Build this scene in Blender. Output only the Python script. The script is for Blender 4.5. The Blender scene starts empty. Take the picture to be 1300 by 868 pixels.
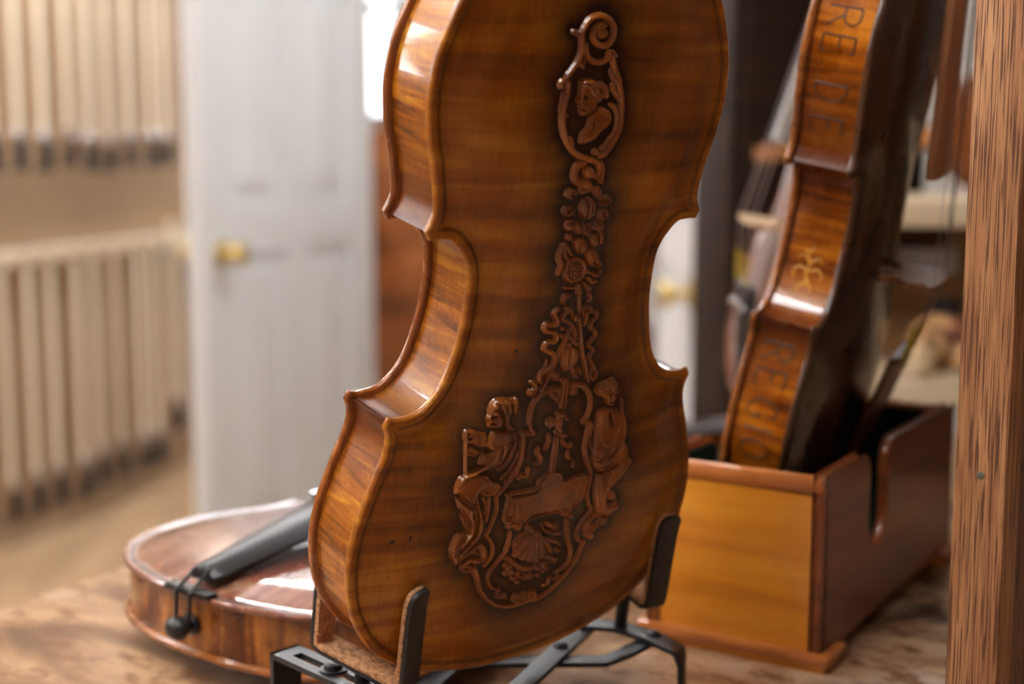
import bpy, bmesh, math, random
import numpy as np
from mathutils import Matrix, Vector
from mathutils.geometry import delaunay_2d_cdt

# ================================================================ camera, world, exposure
scene = bpy.context.scene
COL = scene.collection
TABLE_Z = 0.900
CAM_Z = TABLE_Z+0.294                     # lens height over the floor
cam_data = bpy.data.cameras.new('camera')
cam_data.sensor_width = 36.0
cam_data.lens = 36.0*1750.05/1300.0
cam_data.clip_start = 0.02
cam_data.dof.use_dof = True
cam_data.dof.focus_distance = 0.622
cam_data.dof.aperture_fstop = 4.5
cam = bpy.data.objects.new('camera', cam_data)
cam.location = (0, 0, CAM_Z)
cam.rotation_euler = (math.radians(90-8.0), 0, 0)
COL.objects.link(cam)
scene.camera = cam
world = bpy.data.worlds.new('room_ambient')
scene.world = world
world.use_nodes = True
world.node_tree.nodes['Background'].inputs[0].default_value = (0.95, 0.96, 1.0, 1)
world.node_tree.nodes['Background'].inputs[1].default_value = 0.12
scene.view_settings.view_transform = 'Standard'
scene.view_settings.look = 'None'
scene.view_settings.exposure = 0.28
scene.view_settings.gamma = 1.0
scene.view_settings.use_curve_mapping = False
TUBE_STRENGTH = 50.0                      # radiance of the fluorescent tubes in the ceiling fixtures
WINDOW_STRENGTH = 10.0                     # daylight behind the far window

# ================================================================ helpers
def W(x, y, z=-294.0):                    # millimetres measured from the lens -> world metres
    return Vector((x*.001, y*.001, CAM_Z+z*.001))
class MB:
    """mesh builder: collects vertices and faces"""
    def __init__(s): s.v = []; s.f = []
    def add(s, vs, fs):
        o = len(s.v); s.v += [tuple(map(float, p)) for p in vs]; s.f += [tuple(i+o for i in q) for q in fs]; return s
    def box(s, x0, x1, y0, y1, z0, z1):
        return s.add([(x0,y0,z0),(x1,y0,z0),(x1,y1,z0),(x0,y1,z0),(x0,y0,z1),(x1,y0,z1),(x1,y1,z1),(x0,y1,z1)],
                     [(0,3,2,1),(4,5,6,7),(0,1,5,4),(1,2,6,5),(2,3,7,6),(3,0,4,7)])
    def loft(s, rows, closed=True, caps=True):
        n = len(rows[0]); vs = [p for r in rows for p in r]; fs = []
        for i in range(len(rows)-1):
            for j in range(n if closed else n-1):
                k = (j+1) % n
                fs.append((i*n+j, i*n+k, (i+1)*n+k, (i+1)*n+j))
        if caps and closed:
            fs.append(tuple(range(n-1, -1, -1))); fs.append(tuple((len(rows)-1)*n+j for j in range(n)))
        return s.add(vs, fs)
    def tube(s, path, r, n=8):
        path = [Vector(p) for p in path]; rows = []
        rr = r if isinstance(r, (list, tuple)) else [r]*len(path)
        t0 = (path[1]-path[0]).normalized()
        u = t0.orthogonal().normalized()
        for i, p in enumerate(path):
            a = path[max(i-1, 0)]; b = path[min(i+1, len(path)-1)]
            t = (b-a).normalized()
            u = (u-t*u.dot(t)).normalized(); w = t.cross(u)
            rows.append([p+(u*math.cos(2*math.pi*k/n)+w*math.sin(2*math.pi*k/n))*rr[i] for k in range(n)])
        return s.loft(rows)
    def lathe(s, prof, n=20, origin=(0,0,0), axis=(0,0,1)):
        """prof: (radius, height) pairs along axis"""
        ax = Vector(axis).normalized(); u = ax.orthogonal().normalized(); w = ax.cross(u); o = Vector(origin)
        return s.loft([[o+ax*h+(u*math.cos(2*math.pi*k/n)+w*math.sin(2*math.pi*k/n))*max(r, 1e-5) for k in range(n)] for r, h in prof])
    def prism(s, poly, z0, z1):
        """poly (x,y) ccw extruded in z"""
        n = len(poly)
        vs = [(p[0], p[1], z0) for p in poly]+[(p[0], p[1], z1) for p in poly]
        return s.add(vs, [tuple(range(n-1, -1, -1)), tuple(range(n, 2*n))]+[(i, (i+1) % n, n+(i+1) % n, n+i) for i in range(n)])
    def strap(s, path, width, thick, side, taper=False):
        """flat bar: path of points, constant side vector for its width"""
        path = [Vector(p) for p in path]; sd = Vector(side).normalized(); rows = []
        for i, p in enumerate(path):
            a = path[max(i-1, 0)]; b = path[min(i+1, len(path)-1)]
            t = (b-a).normalized(); sv = (sd-t*sd.dot(t)).normalized(); nn = t.cross(sv)
            # keep the thickness constant at bends
            k = 1.0
            if 0 < i < len(path)-1:
                c = (p-a).normalized().dot((b-p).normalized()); k = 1/max(.5, math.sqrt((1+c)/2))
            e = min(i, len(path)-1-i); wd = width*((.5, .8, .95)[e] if taper and e < 3 else 1)
            rows.append([p+sv*wd/2+nn*thick/2*k, p-sv*wd/2+nn*thick/2*k, p-sv*wd/2-nn*thick/2*k, p+sv*wd/2-nn*thick/2*k])
        return s.loft(rows)
    def mesh(s, name, scale=1.0, smooth=True, bevel=0, segs=2, fix=True):
        me = bpy.data.meshes.new(name)
        me.from_pydata([(p[0]*scale, p[1]*scale, p[2]*scale) for p in s.v], [], s.f)
        if fix or bevel:
            bm = bmesh.new(); bm.from_mesh(me)
            if bevel:
                es = [e for e in bm.edges if len(e.link_faces) == 2 and e.calc_face_angle(0) > .6]
                if es: bmesh.ops.bevel(bm, geom=es, offset=bevel, segments=segs, affect='EDGES', profile=.5)
            bmesh.ops.recalc_face_normals(bm, faces=bm.faces)
            bm.to_mesh(me); bm.free()
        if smooth: shade(me)
        return me
def shade(me, angle=40):
    me.polygons.foreach_set('use_smooth', [True]*len(me.polygons))
    try: me.set_sharp_from_angle(angle=math.radians(angle))
    except Exception: pass
def obj(name, me, mat=None, parent=None, loc=None, rot=None):
    o = bpy.data.objects.new(name, me); COL.objects.link(o)
    if parent is not None: o.parent = parent
    if loc is not None: o.location = loc
    if rot is not None: o.rotation_euler = rot
    if mat is not None and me is not None:
        if not me.materials: me.materials.append(mat)
        elif me.materials[0] is not mat:
            o.material_slots[0].link = 'OBJECT'; o.material_slots[0].material = mat
    return o
def tag(o, label, cat, group=None, kind=None):
    o['label'] = label; o['category'] = cat
    if group: o['group'] = group
    if kind: o['kind'] = kind
    return o
def struct(o, label=None, cat=None):
    o['kind'] = 'structure'
    if label: o['label'] = label; o['category'] = cat
    return o
def empty(name, loc=(0,0,0), rotz=0.0, matrix=None):
    o = bpy.data.objects.new(name, None); COL.objects.link(o); o.empty_display_size = .02
    if matrix is not None: o.matrix_world = matrix
    else: o.location = loc; o.rotation_euler = (0, 0, rotz)
    return o
# ---- materials
def new_mat(name):
    m = bpy.data.materials.new(name); m.use_nodes = True
    nt = m.node_tree; b = nt.nodes['Principled BSDF']
    return m, nt, b
def nd(nt, kind, **kw):
    n = nt.nodes.new(kind)
    for k, v in kw.items():
        if k in n.inputs: n.inputs[k].default_value = v
        else: setattr(n, k, v)
    return n
def srgb(r, g, b):
    f = lambda c: (c/255/12.92) if c <= 10 else ((c/255+.055)/1.055)**2.4
    return (f(r), f(g), f(b), 1)
def plain(name, col, rough=.5, metal=0.0, coat=0.0, emit=None, estr=1.0, spec=.5):
    m, nt, b = new_mat(name)
    b.inputs['Base Color'].default_value = col; b.inputs['Roughness'].default_value = rough
    b.inputs['Metallic'].default_value = metal; b.inputs['Coat Weight'].default_value = coat
    b.inputs['Specular IOR Level'].default_value = spec
    if emit:
        b.inputs['Emission Color'].default_value = emit; b.inputs['Emission Strength'].default_value = estr
    return m
def coords(nt, scale, rot=(0,0,0)):
    tc = nd(nt, 'ShaderNodeTexCoord'); mp = nd(nt, 'ShaderNodeMapping')
    mp.inputs['Scale'].default_value = scale; mp.inputs['Rotation'].default_value = rot
    nt.links.new(tc.outputs['Object'], mp.inputs['Vector']); return mp.outputs['Vector']
def noise(nt, vec, scale=1.0, detail=3.0, rough=.55, dist=0.0):
    n = nd(nt, 'ShaderNodeTexNoise'); n.inputs['Scale'].default_value = scale; n.inputs['Detail'].default_value = detail
    n.inputs['Roughness'].default_value = rough; n.inputs['Distortion'].default_value = dist
    nt.links.new(vec, n.inputs['Vector']); return n.outputs['Fac']
def ramp(nt, fac, stops):
    r = nd(nt, 'ShaderNodeValToRGB'); el = r.color_ramp.elements
    while len(el) < len(stops): el.new(.5)
    for e, (p, c) in zip(el, stops): e.position = p; e.color = c
    nt.links.new(fac, r.inputs['Fac']); return r.outputs['Color']
def mix(nt, fac, a, b, mode='MIX'):
    m = nd(nt, 'ShaderNodeMix', data_type='RGBA', blend_type=mode)
    for s, v in (('Factor', fac), ('A', a), ('B', b)):
        i = [x for x in m.inputs if x.name == s and (x.type == 'RGBA' or s == 'Factor' and x.type == 'VALUE')][0]
        if hasattr(v, 'links'): nt.links.new(v, i)
        else: i.default_value = v
    return [o for o in m.outputs if o.type == 'RGBA'][0]
def math_n(nt, op, a, b=0.0, clamp=False):
    m = nd(nt, 'ShaderNodeMath', operation=op); m.use_clamp = clamp
    for i, v in enumerate((a, b)):
        if hasattr(v, 'links'): nt.links.new(v, m.inputs[i])
        else: m.inputs[i].default_value = v
    return m.outputs[0]
def bump(nt, b, h, strength, dist=.001):
    n = nd(nt, 'ShaderNodeBump'); n.inputs['Strength'].default_value = strength; n.inputs['Distance'].default_value = dist
    nt.links.new(h, n.inputs['Height']); nt.links.new(n.outputs[0], b.inputs['Normal'])
def varnish(name, dark, mid, light, flame, rot=(0,0,0), blotch=14.0, rough=.26, coat=.5, flame_amt=.55, patina_shade=None, gloss_noise=.12, worn=None, corner=None, bmp=.05, crough=.05, cior=1.5, spec=.3):
    """varnished flamed maple: flame = texture scale along x,y,z of the stripes"""
    m, nt, b = new_mat(name)
    v = coords(nt, flame, rot)
    fl = noise(nt, v, 1.0, 2.5, .55, .6)
    bl = noise(nt, coords(nt, (blotch,)*3), 1.0, 4.0, .6)
    gr = noise(nt, coords(nt, (900, 60, 900)), 1.0, 2.0)
    f = math_n(nt, 'ADD', math_n(nt, 'MULTIPLY', math_n(nt, 'SUBTRACT', fl, .5), flame_amt*2.4), bl)
    f = math_n(nt, 'ADD', f, math_n(nt, 'MULTIPLY', math_n(nt, 'SUBTRACT', gr, .5), .22))
    col = ramp(nt, f, [(.22, dark), (.5, mid), (.8, light)])
    if worn:
        wn = noise(nt, coords(nt, (30, 30, 30)), 1.0, 5.0, .7)
        col = mix(nt, ramp(nt, wn, [(.60, (0,0,0,1)), (.74, (1,1,1,1))]), col, worn)
    if patina_shade:
        at = nd(nt, 'ShaderNodeAttribute', attribute_name='patina_shade')
        pn = math_n(nt, 'ADD', at.outputs['Fac'], math_n(nt, 'MULTIPLY', math_n(nt, 'SUBTRACT', bl, .5), .55), True)
        col = mix(nt, pn, col, patina_shade)
    if corner:
        at = nd(nt, 'ShaderNodeAttribute', attribute_name='corner')
        cf = math_n(nt, 'ADD', at.outputs['Fac'], math_n(nt, 'MULTIPLY', math_n(nt, 'SUBTRACT', bl, .5), .9), True)
        col = mix(nt, cf, col, corner)
    nt.links.new(col, b.inputs['Base Color'])
    rn = noise(nt, coords(nt, (60, 60, 60)), 1.0, 4.0, .6)
    nt.links.new(math_n(nt, 'ADD', math_n(nt, 'MULTIPLY', math_n(nt, 'SUBTRACT', rn, .5), gloss_noise*2), rough), b.inputs['Roughness'])
    b.inputs['Coat Weight'].default_value = coat; b.inputs['Coat Roughness'].default_value = crough; b.inputs['Coat IOR'].default_value = cior; b.inputs['Specular IOR Level'].default_value = spec
    bump(nt, b, noise(nt, coords(nt, (260, 260, 260)), 1.0, 3.0), bmp, .0006)
    return m
def planks(name, dark, mid, light, scale, rot=(0,0,0), rough=.45, coat=0.0, pores=None, bumpy=.2):
    """straight-grained timber"""
    m, nt, b = new_mat(name)
    v = coords(nt, scale, rot)
    g = noise(nt, v, 1.0, 4.0, .6, .35)
    col = ramp(nt, g, [(.3, dark), (.5, mid), (.72, light)])
    if pores:
        pv = coords(nt, pores[0], rot)
        pn = noise(nt, pv, 1.0, 2.0, .5, .3)
        pm = ramp(nt, pn, [(pores[1], (1,1,1,1)), (pores[1]+.07, (0,0,0,1))])
        col = mix(nt, pm, col, pores[2])
        bump(nt, b, pm, bumpy, -.0006)
    nt.links.new(col, b.inputs['Base Color'])
    b.inputs['Roughness'].default_value = rough; b.inputs['Coat Weight'].default_value = coat
    return m
# ---------------------------------------------------------------- fiddle geometry (millimetres; x across, y up the body, z towards the back)
FH = 33.0
SH = np.array([(0,-8.5),(16,-7.9),(32.4,-6.0),(62.2,2.5),(85.3,18.4),(98.6,39.8),(103.1,62.7),(101.7,81.8),(95.8,101.3),(89.6,118),(88.6,126),(90.6,132.2)],float)
SC = np.array([(88.6,136.2),(82.5,135.2),(71.9,137.6),(62.3,148.8),(56.7,166.4),(54.2,183.3),(55.5,201.2),(63.6,212.6),(70,214.6),(76.6,214.6)],float)
SU = np.array([(79.0,218.6),(76.6,223),(75.4,228.5),(77.9,243.2),(81.9,258.3),(83.6,277.7),(79.9,297.5),(68.5,321),(50.3,340),(30,350),(12.8,354.8),(0,356)],float)
def catmull(P, n=10, closed=False):
    P = np.asarray(P, float)
    if closed: Q = np.vstack([P[-1], P, P[0], P[1]])
    else: Q = np.vstack([2*P[0]-P[1], P, 2*P[-1]-P[-2]])
    out = []
    t = np.linspace(0, 1, n, endpoint=False)[:, None]
    for i in range(1, len(Q)-2):
        a, b, c, d = Q[i-1], Q[i], Q[i+1], Q[i+2]
        out.append(.5*(2*b+(c-a)*t+(2*a-5*b+4*c-d)*t*t+(3*b-a-3*c+d)*t**3))
    if not closed: out.append(Q[-2][None])
    return np.vstack(out)
def resample(P, step):
    d = np.r_[0, np.cumsum(np.linalg.norm(np.diff(P, axis=0), axis=1))]
    n = max(2, int(round(d[-1]/step))+1)
    s = np.linspace(0, d[-1], n)
    return np.stack([np.interp(s, d, P[:, k]) for k in range(P.shape[1])], 1)
def half_segments(step):
    return [resample(catmull(S, 14), step) for S in (SH, SC, SU)]
def full_outline(step):
    a, b, c = half_segments(step)
    right = np.vstack([a, b, c])                     # bottom centre -> top centre on +x
    left = right[::-1].copy(); left[:, 0] *= -1
    return np.vstack([right, left[1:-1]])            # counter-clockwise loop
def seg_dist(pts, loop):
    a = loop; b = np.roll(loop, -1, 0); d = b-a; L = (d*d).sum(1)+1e-12
    out = np.empty(len(pts))
    for k in range(0, len(pts), 3000):
        p = pts[k:k+3000]
        v = p[:, None]-a[None]
        s = np.clip((v*d).sum(2)/L, 0, 1)
        q = v-s[..., None]*d[None]
        out[k:k+3000] = np.sqrt((q*q).sum(2).min(1))
    return out
def inside(pts, loop):
    x, y = pts[:, 0], pts[:, 1]
    r = np.zeros(len(pts), bool)
    a = loop; b = np.roll(loop, -1, 0)
    for i in range(len(a)):
        if a[i, 1] == b[i, 1]: continue
        m = (a[i, 1] > y) != (b[i, 1] > y)
        xx = a[i, 0]+(y-a[i, 1])*(b[i, 0]-a[i, 0])/(b[i, 1]-a[i, 1])
        r ^= m & (x < xx)
    return r
def normals_in(loop, closed=True):
    if closed: t = np.roll(loop, -1, 0)-np.roll(loop, 1, 0)
    else: t = np.gradient(loop, axis=0)
    t /= np.linalg.norm(t, axis=1)[:, None]+1e-12
    return np.stack([-t[:, 1], t[:, 0]], 1)          # left of a ccw loop = inward
OUT = full_outline(1.6)
def make_membrane():
    h = 2.5
    xs = np.arange(-110, 110.1, h); ys = np.arange(-15, 362.6, h)
    X, Y = np.meshgrid(xs, ys, indexing='ij')
    pts = np.stack([X.ravel(), Y.ravel()], 1)
    m = inside(pts, OUT).reshape(X.shape)
    Z = np.zeros(X.shape)
    for k in range(2600):
        N = .25*(np.roll(Z, 1, 0)+np.roll(Z, -1, 0)+np.roll(Z, 1, 1)+np.roll(Z, -1, 1))+1.0
        Z = np.where(m, N, 0)
    return xs, ys, Z
MX, MY, MZ = make_membrane()
def bil(x, y):
    h = MX[1]-MX[0]
    fx = np.clip((x-MX[0])/h, 0, len(MX)-1.001); fy = np.clip((y-MY[0])/h, 0, len(MY)-1.001)
    i = fx.astype(int); j = fy.astype(int); fx = fx-i; fy = fy-j
    return (MZ[i, j]*(1-fx)+MZ[i+1, j]*fx)*(1-fy)+(MZ[i, j+1]*(1-fx)+MZ[i+1, j+1]*fx)*fy
def sstep(a, b, x):
    t = np.clip((x-a)/(b-a), 0, 1); return t*t*(3-2*t)
def arch(p, d=None, top=11.0):
    """height of a plate over its rim plane at p (n,2)"""
    p = np.atleast_2d(np.asarray(p, float))
    if d is None: d = seg_dist(p, OUT)
    c = np.clip(bil(p[:, 0]*0, p[:, 1]), 1, None)
    r = np.clip(bil(p[:, 0], p[:, 1])/c, 0, 1)
    la = np.clip(1-np.abs((p[:, 1]-172)/190)**2.8, 0, 1)
    return 2.0-1.1*np.exp(-((d-7.0)/2.6)**2)+top*r**0.85*la*sstep(5, 26, d)
# ================================================================ fiddle builder
MM = .001
def plate_mesh(name, step, patina_shade=None, dense=None, top=11.0):
    """arched plate with a raised rounded edge; z = 0 is the middle of its edge"""
    loop = full_outline(step)
    ni = normals_in(loop)
    e1 = loop+ni*1.0
    pts = [e1]
    for d in (2.4, 3.8, 5.2, 7.0, 9.5, 12.5, 16.0):
        q = loop+ni*d
        q = q[seg_dist(q, OUT) > d-.12]
        pts.append(q[::(1 if d < 6 else 2)])
    g = step*1.7
    xs, ys = np.meshgrid(np.arange(-106, 106, g), np.arange(-8, 356, g*.9), indexing='ij')
    xs = xs+(np.arange(xs.shape[1]) % 2)[None]*g*.5
    q = np.stack([xs.ravel(), ys.ravel()], 1)
    q = q[inside(q, OUT)]; q = q[seg_dist(q, OUT) > 18]
    if dense is not None:
        q = q[~dense(q)]
        xs, ys = np.meshgrid(np.arange(-106, 106, 1.3), np.arange(-8, 356, 1.3), indexing='ij')
        q2 = np.stack([xs.ravel(), ys.ravel()], 1); q2 = q2[inside(q2, OUT)]; q2 = q2[seg_dist(q2, OUT) > 18]
        q = np.vstack([q, q2[dense(q2)]])
    pts.append(q)
    P = np.vstack(pts)
    n = len(e1)
    vo, _, fo, _, _, _ = delaunay_2d_cdt([Vector((float(a), float(b))) for a, b in P], [], [list(range(n))], 1, 1e-4)
    vo = np.array([(v[0], v[1]) for v in vo])
    z = arch(vo, None, top)
    V = [(a, b, c) for (a, b), c in zip(vo, z)]
    F = [tuple(f) for f in fo]
    # rounded edge
    rows = [(1.0, 2.0), (.35, 1.6), (0, .7), (0, -.8), (.4, -1.6), (1.0, -2.0)]
    base = len(V)
    for e, zz in rows:
        V += [(p[0], p[1], zz) for p in loop+ni*e]
    for r in range(len(rows)-1):
        for i in range(n):
            j = (i+1) % n
            F.append((base+r*n+i, base+r*n+j, base+(r+1)*n+j, base+(r+1)*n+i))
    lo = base+(len(rows)-1)*n
    vo2, _, fo2, _, _, _ = delaunay_2d_cdt([Vector((float(a), float(b))) for a, b in e1], [], [list(range(n))], 1, 1e-4)
    b2 = len(V); V += [(v[0], v[1], -2.0) for v in vo2]; F += [tuple(b2+i for i in f[::-1]) for f in fo2]
    me = bpy.data.meshes.new(name)
    me.from_pydata([(a*MM, b*MM, c*MM) for a, b, c in V], [], F)
    bm = bmesh.new(); bm.from_mesh(me)
    bmesh.ops.remove_doubles(bm, verts=bm.verts, dist=2e-6)
    bmesh.ops.recalc_face_normals(bm, faces=bm.faces)
    bm.to_mesh(me); bm.free()
    if patina_shade is not None:
        co = np.empty(len(me.vertices)*3, np.float32); me.vertices.foreach_get('co', co)
        co = co.reshape(-1, 3)/MM
        at = me.attributes.new('patina_shade', 'FLOAT', 'POINT')
        at.data.foreach_set('value', patina_shade(co[:, :2]).astype(np.float32))
    shade(me, 50)
    return me
def flip_mesh(me, name):
    """the belly is the back plate mirrored through the body"""
    m = me.copy(); m.name = name
    co = np.empty(len(m.vertices)*3, np.float32); m.vertices.foreach_get('co', co)
    co = co.reshape(-1, 3); co[:, 2] = -FH*MM-co[:, 2]
    m.vertices.foreach_set('co', co.ravel()); m.flip_normals(); m.update()
    shade(m, 50)
    return m
def surf(q, side, lift=0.0):
    """points q (n,2) on the back (side=+1) or the belly (-1)"""
    z = arch(q)+lift
    return np.column_stack([q, z if side > 0 else -FH-z])
def rib_paths():
    """six rib centre lines, each (n,2), on the line 3 mm inside the outline"""
    segs = half_segments(2.0)
    out = []
    for sgn in (1, -1):
        tr = []
        for s in segs:
            q = s+normals_in(s, False)*3.0
            q = q[seg_dist(q, OUT) > 2.9]
            tr.append(q)
        c1 = (tr[0][-1]+tr[1][0])/2; c2 = (tr[1][-1]+tr[2][0])/2
        c1 = c1+(np.array([89.6,134.2])-c1)*.45; c2 = c2+(np.array([77.8,216.6])-c2)*.45
        tr[0] = np.vstack([tr[0], c1]); tr[1] = np.vstack([c1, tr[1], c2]); tr[2] = np.vstack([c2, tr[2]])
        tr[0][0, 0] = 0; tr[2][-1, 0] = 0
        for q in tr:
            q = q.copy(); q[:, 0] *= sgn; out.append(q)
    return out
RIBS = rib_paths()
def rib_mesh(q):
    mb = MB()
    rows = [[(p[0], p[1], z) for p in q] for z in (-1.5, -FH+1.5)]
    inner = [[(p[0]*.985, p[1]+(172-p[1])*.012, z) for p in q] for z in (-FH+1.5, -1.5)]
    mb.loft(rows+inner, closed=False, caps=False)
    me = mb.mesh('rib', MM, fix=False); 
    bm = bmesh.new(); bm.from_mesh(me); bmesh.ops.recalc_face_normals(bm, faces=bm.faces)
    # outward-facing check on the first face
    f = bm.faces[:][0] if len(bm.faces) else None
    c = f.calc_center_median(); ctr = Vector((0, .172, c.z))
    if f.normal.dot(c-ctr) < 0: bmesh.ops.reverse_faces(bm, faces=bm.faces)
    bm.to_mesh(me); bm.free(); shade(me, 60)
    co = np.empty(len(me.vertices)*3, np.float32); me.vertices.foreach_get('co', co); co = co.reshape(-1, 3)/MM
    dc = np.minimum(np.hypot(np.abs(co[:,0])-89.6, co[:,1]-134.2), np.hypot(np.abs(co[:,0])-77.8, co[:,1]-216.6))
    me.attributes.new('corner', 'FLOAT', 'POINT').data.foreach_set('value', (np.clip(np.exp(-(dc/30)**1.6)*1.0, 0, 1)).astype(np.float32))
    return me
def ribbon_on(q1, q2, side, lift):
    a = surf(q1, side, lift); b = surf(q2, side, lift)
    return a, b
def purfling_mesh(side):
    segs = half_segments(1.8)
    mb = MB()
    for sgn in (1, -1):
        for s in segs:
            ni = normals_in(s, False)
            for d0, d1 in ((4.0, 4.35), (4.95, 5.3)):
                qa = s+ni*d0; qb = s+ni*d1
                ok = (seg_dist(qa, OUT) > d0-.06) & (seg_dist(qb, OUT) > d1-.06)
                qa = qa[ok]; qb = qb[ok]
                qa = qa*[sgn, 1]; qb = qb*[sgn, 1]
                a = surf(qa, side, .07); b = surf(qb, side, .07)
                m = len(a)
                mb.add(np.vstack([a, b]), [(i, i+1, m+i+1, m+i) for i in range(m-1)])
    me = mb.mesh('purfling', MM, fix=True)
    return me
def f_hole_mesh(sgn):
    c = catmull(np.array([(33,205),(27,212),(21,207),(23,198),(31,186),(36,170),(41,155),(49,143),(55,137),(60,141),(57,149),(52,147)],float), 8)
    w = np.interp(np.linspace(0, 1, len(c)), [0,.1,.25,.5,.75,.9,1], [2.2,1.3,1.4,2.6,1.4,1.3,2.4])
    n = normals_in(c, False)
    a = (c+n*w[:, None])*[sgn, 1]; b = (c-n*w[:, None])*[sgn, 1]
    mb = MB(); A = surf(a, -1, .12); B = surf(b, -1, .12); m = len(A)
    mb.add(np.vstack([A, B]), [(i, i+1, m+i+1, m+i) for i in range(m-1)])
    for x, y, r in ((31,206,3.2),(54,146,4.2)):
        q = np.array([(x+r*math.cos(t), y+r*math.sin(t)) for t in np.linspace(0, 2*math.pi, 14, endpoint=False)])*[sgn, 1]
        mb.add(surf(q, -1, .14), [tuple(range(14))])
    return mb.mesh('f_hole', MM)
BR_Y = 148.0                                     # bridge position
BR_Z = float(-FH-arch(np.array([[0, BR_Y]]))[0]) # belly surface under the bridge
STR_B = BR_Z-32.0                                # string plane at the bridge
STR_N = -FH-9.0                                  # string plane at the nut
NUT_Y = 487.0
def string_z(y): return STR_B+(STR_N-STR_B)*(y-BR_Y)/(NUT_Y-BR_Y)
def bridge_mesh():
    pts = [(-20.5,0),(-12,0),(-11,3.5),(-6,7),(0,8),(6,7),(11,3.5),(12,0),(20.5,0),(20.5,3),(17,6),(15.5,10),(18.5,14),(20,18),(18,22),(15,25),(19,28.5),(18,30)]
    top = [(x, 30+3.2*(1-(x/18)**2)) for x in np.linspace(14, -14, 9)]
    left = [(-18,30),(-19,28.5),(-15,25),(-18,22),(-20,18),(-18.5,14),(-15.5,10),(-17,6),(-20.5,3)]
    poly = pts+top+left
    mb = MB(); n = len(poly)
    a = [(p[0], BR_Y-2.2+.9*p[1]/33, BR_Z+.3-p[1]) for p in poly]; b = [(p[0], BR_Y+2.2-.9*p[1]/33, BR_Z+.3-p[1]) for p in poly]
    mb.add(a+b, [tuple(range(n)), tuple(range(2*n-1, n-1, -1))]+[(i, (i+1) % n, n+(i+1) % n, n+i) for i in range(n)])
    return mb.mesh('bridge', MM)
def fingerboard_mesh():
    mb = MB(); rows = []
    for y in np.linspace(208, NUT_Y-2, 10):
        t = (y-208)/(NUT_Y-210); w = 21-9*t; zt = string_z(y)+3.2+1.2*(1-t)
        top = [(x, y, zt+3.0*(x/w)**2*(1-.25*t)) for x in np.linspace(-w, w, 9)]
        rows.append(top+[(w, y, zt+6.2), (w*.9, y, zt+7.2), (-w*.9, y, zt+7.2), (-w, y, zt+6.2)])
    mb.loft(rows); return mb.mesh('fingerboard', MM)
def neck_mesh():
    mb = MB(); rows = []
    for y in np.linspace(348, NUT_Y+2, 9):
        t = (y-348)/(NUT_Y-346); w = 16.5-4.5*t
        zt = string_z(y)+9.5; dep = 17-4*t+(14*max(0, 1-(y-348)/22)**2)
        rows.append([(w*math.cos(a), y, zt+dep*math.sin(a)) for a in np.linspace(0, math.pi, 11)])
    mb.loft(rows)
    # heel down to the back button
    rows = []
    for y, w, z0, z1 in ((346,15,-FH+1,1.5),(352,14.5,-FH-4,2),(362,12,-FH-6,0.5),(374,10,-FH-8,-14)):
        rows.append([(w*math.cos(a), y, (z0+z1)/2+(z1-z0)/2*math.sin(a)) for a in np.linspace(0, 2*math.pi, 14, endpoint=False)])
    mb.loft(rows)
    return mb.mesh('neck', MM)
def scroll_mesh():
    mb = MB(); zb = string_z(NUT_Y)+8
    # pegbox
    rows = []
    for y, w, z0, z1 in ((NUT_Y-2,12.5,zb-8,zb+12),(NUT_Y+22,12,zb-5,zb+18),(NUT_Y+48,10.5,zb+1,zb+24),(NUT_Y+70,9,zb+8,zb+27)):
        rows.append([(-w,y,z0),(w,y,z0),(w,y,z1),(w*.5,y,z1+2),(-w*.5,y,z1+2),(-w,y,z1)])
    mb.loft(rows)
    # volute: a flat spiral band wound about a horizontal axis, wider towards its eye
    cy, cz = NUT_Y+84, zb+14; rows = []
    for k in range(40):
        a = 2.2-k*.30; r = 21*math.exp(-k*.047); w = 8.5+k*.13; th = 5.2*math.exp(-k*.03)
        c, s = math.cos(a), math.sin(a)
        rows.append([(-w, cy+(r+th)*c, cz+(r+th)*s),(w, cy+(r+th)*c, cz+(r+th)*s),(w, cy+(r-th)*c, cz+(r-th)*s),(-w, cy+(r-th)*c, cz+(r-th)*s)])
    mb.loft(rows)
    mb.lathe([(0,-15),(3.5,-15),(4.5,-12),(4.5,12),(3.5,15),(0,15)], 12, (0,cy,cz), (1,0,0))
    return mb.mesh('scroll', MM)
def peg_mesh(k):
    y = NUT_Y+14+k*14; zz = string_z(NUT_Y)+13+k*2.6; sg = 1 if k % 2 else -1
    mb = MB()
    mb.lathe([(3,-14),(3.6,10),(4.2,14),(3.2,17),(5.2,19),(3.6,21),(3.0,24)], 10, (0,y,zz), (sg,0,0))
    rows = []
    for h, r in ((22,3.2),(26,7),(32,9.5),(38,8.5),(42,4),(43,.5)):
        rows.append([(sg*h, y+r*math.cos(a), zz+min(3.2, r*.6)*math.sin(a)) for a in np.linspace(0, 2*math.pi, 12, endpoint=False)])
    mb.loft(rows); mb.lathe([(0,42),(1.6,43),(1.6,44.5),(0,45.5)], 8, (0,y,zz), (sg,0,0))
    return mb.mesh('peg', MM)
TP0, TP1 = 0.0, 102.0
def tp_z(y): return (-FH-9.5)+((STR_B+13.5)-(-FH-9.5))*(y-TP0)/(TP1-TP0)
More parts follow.
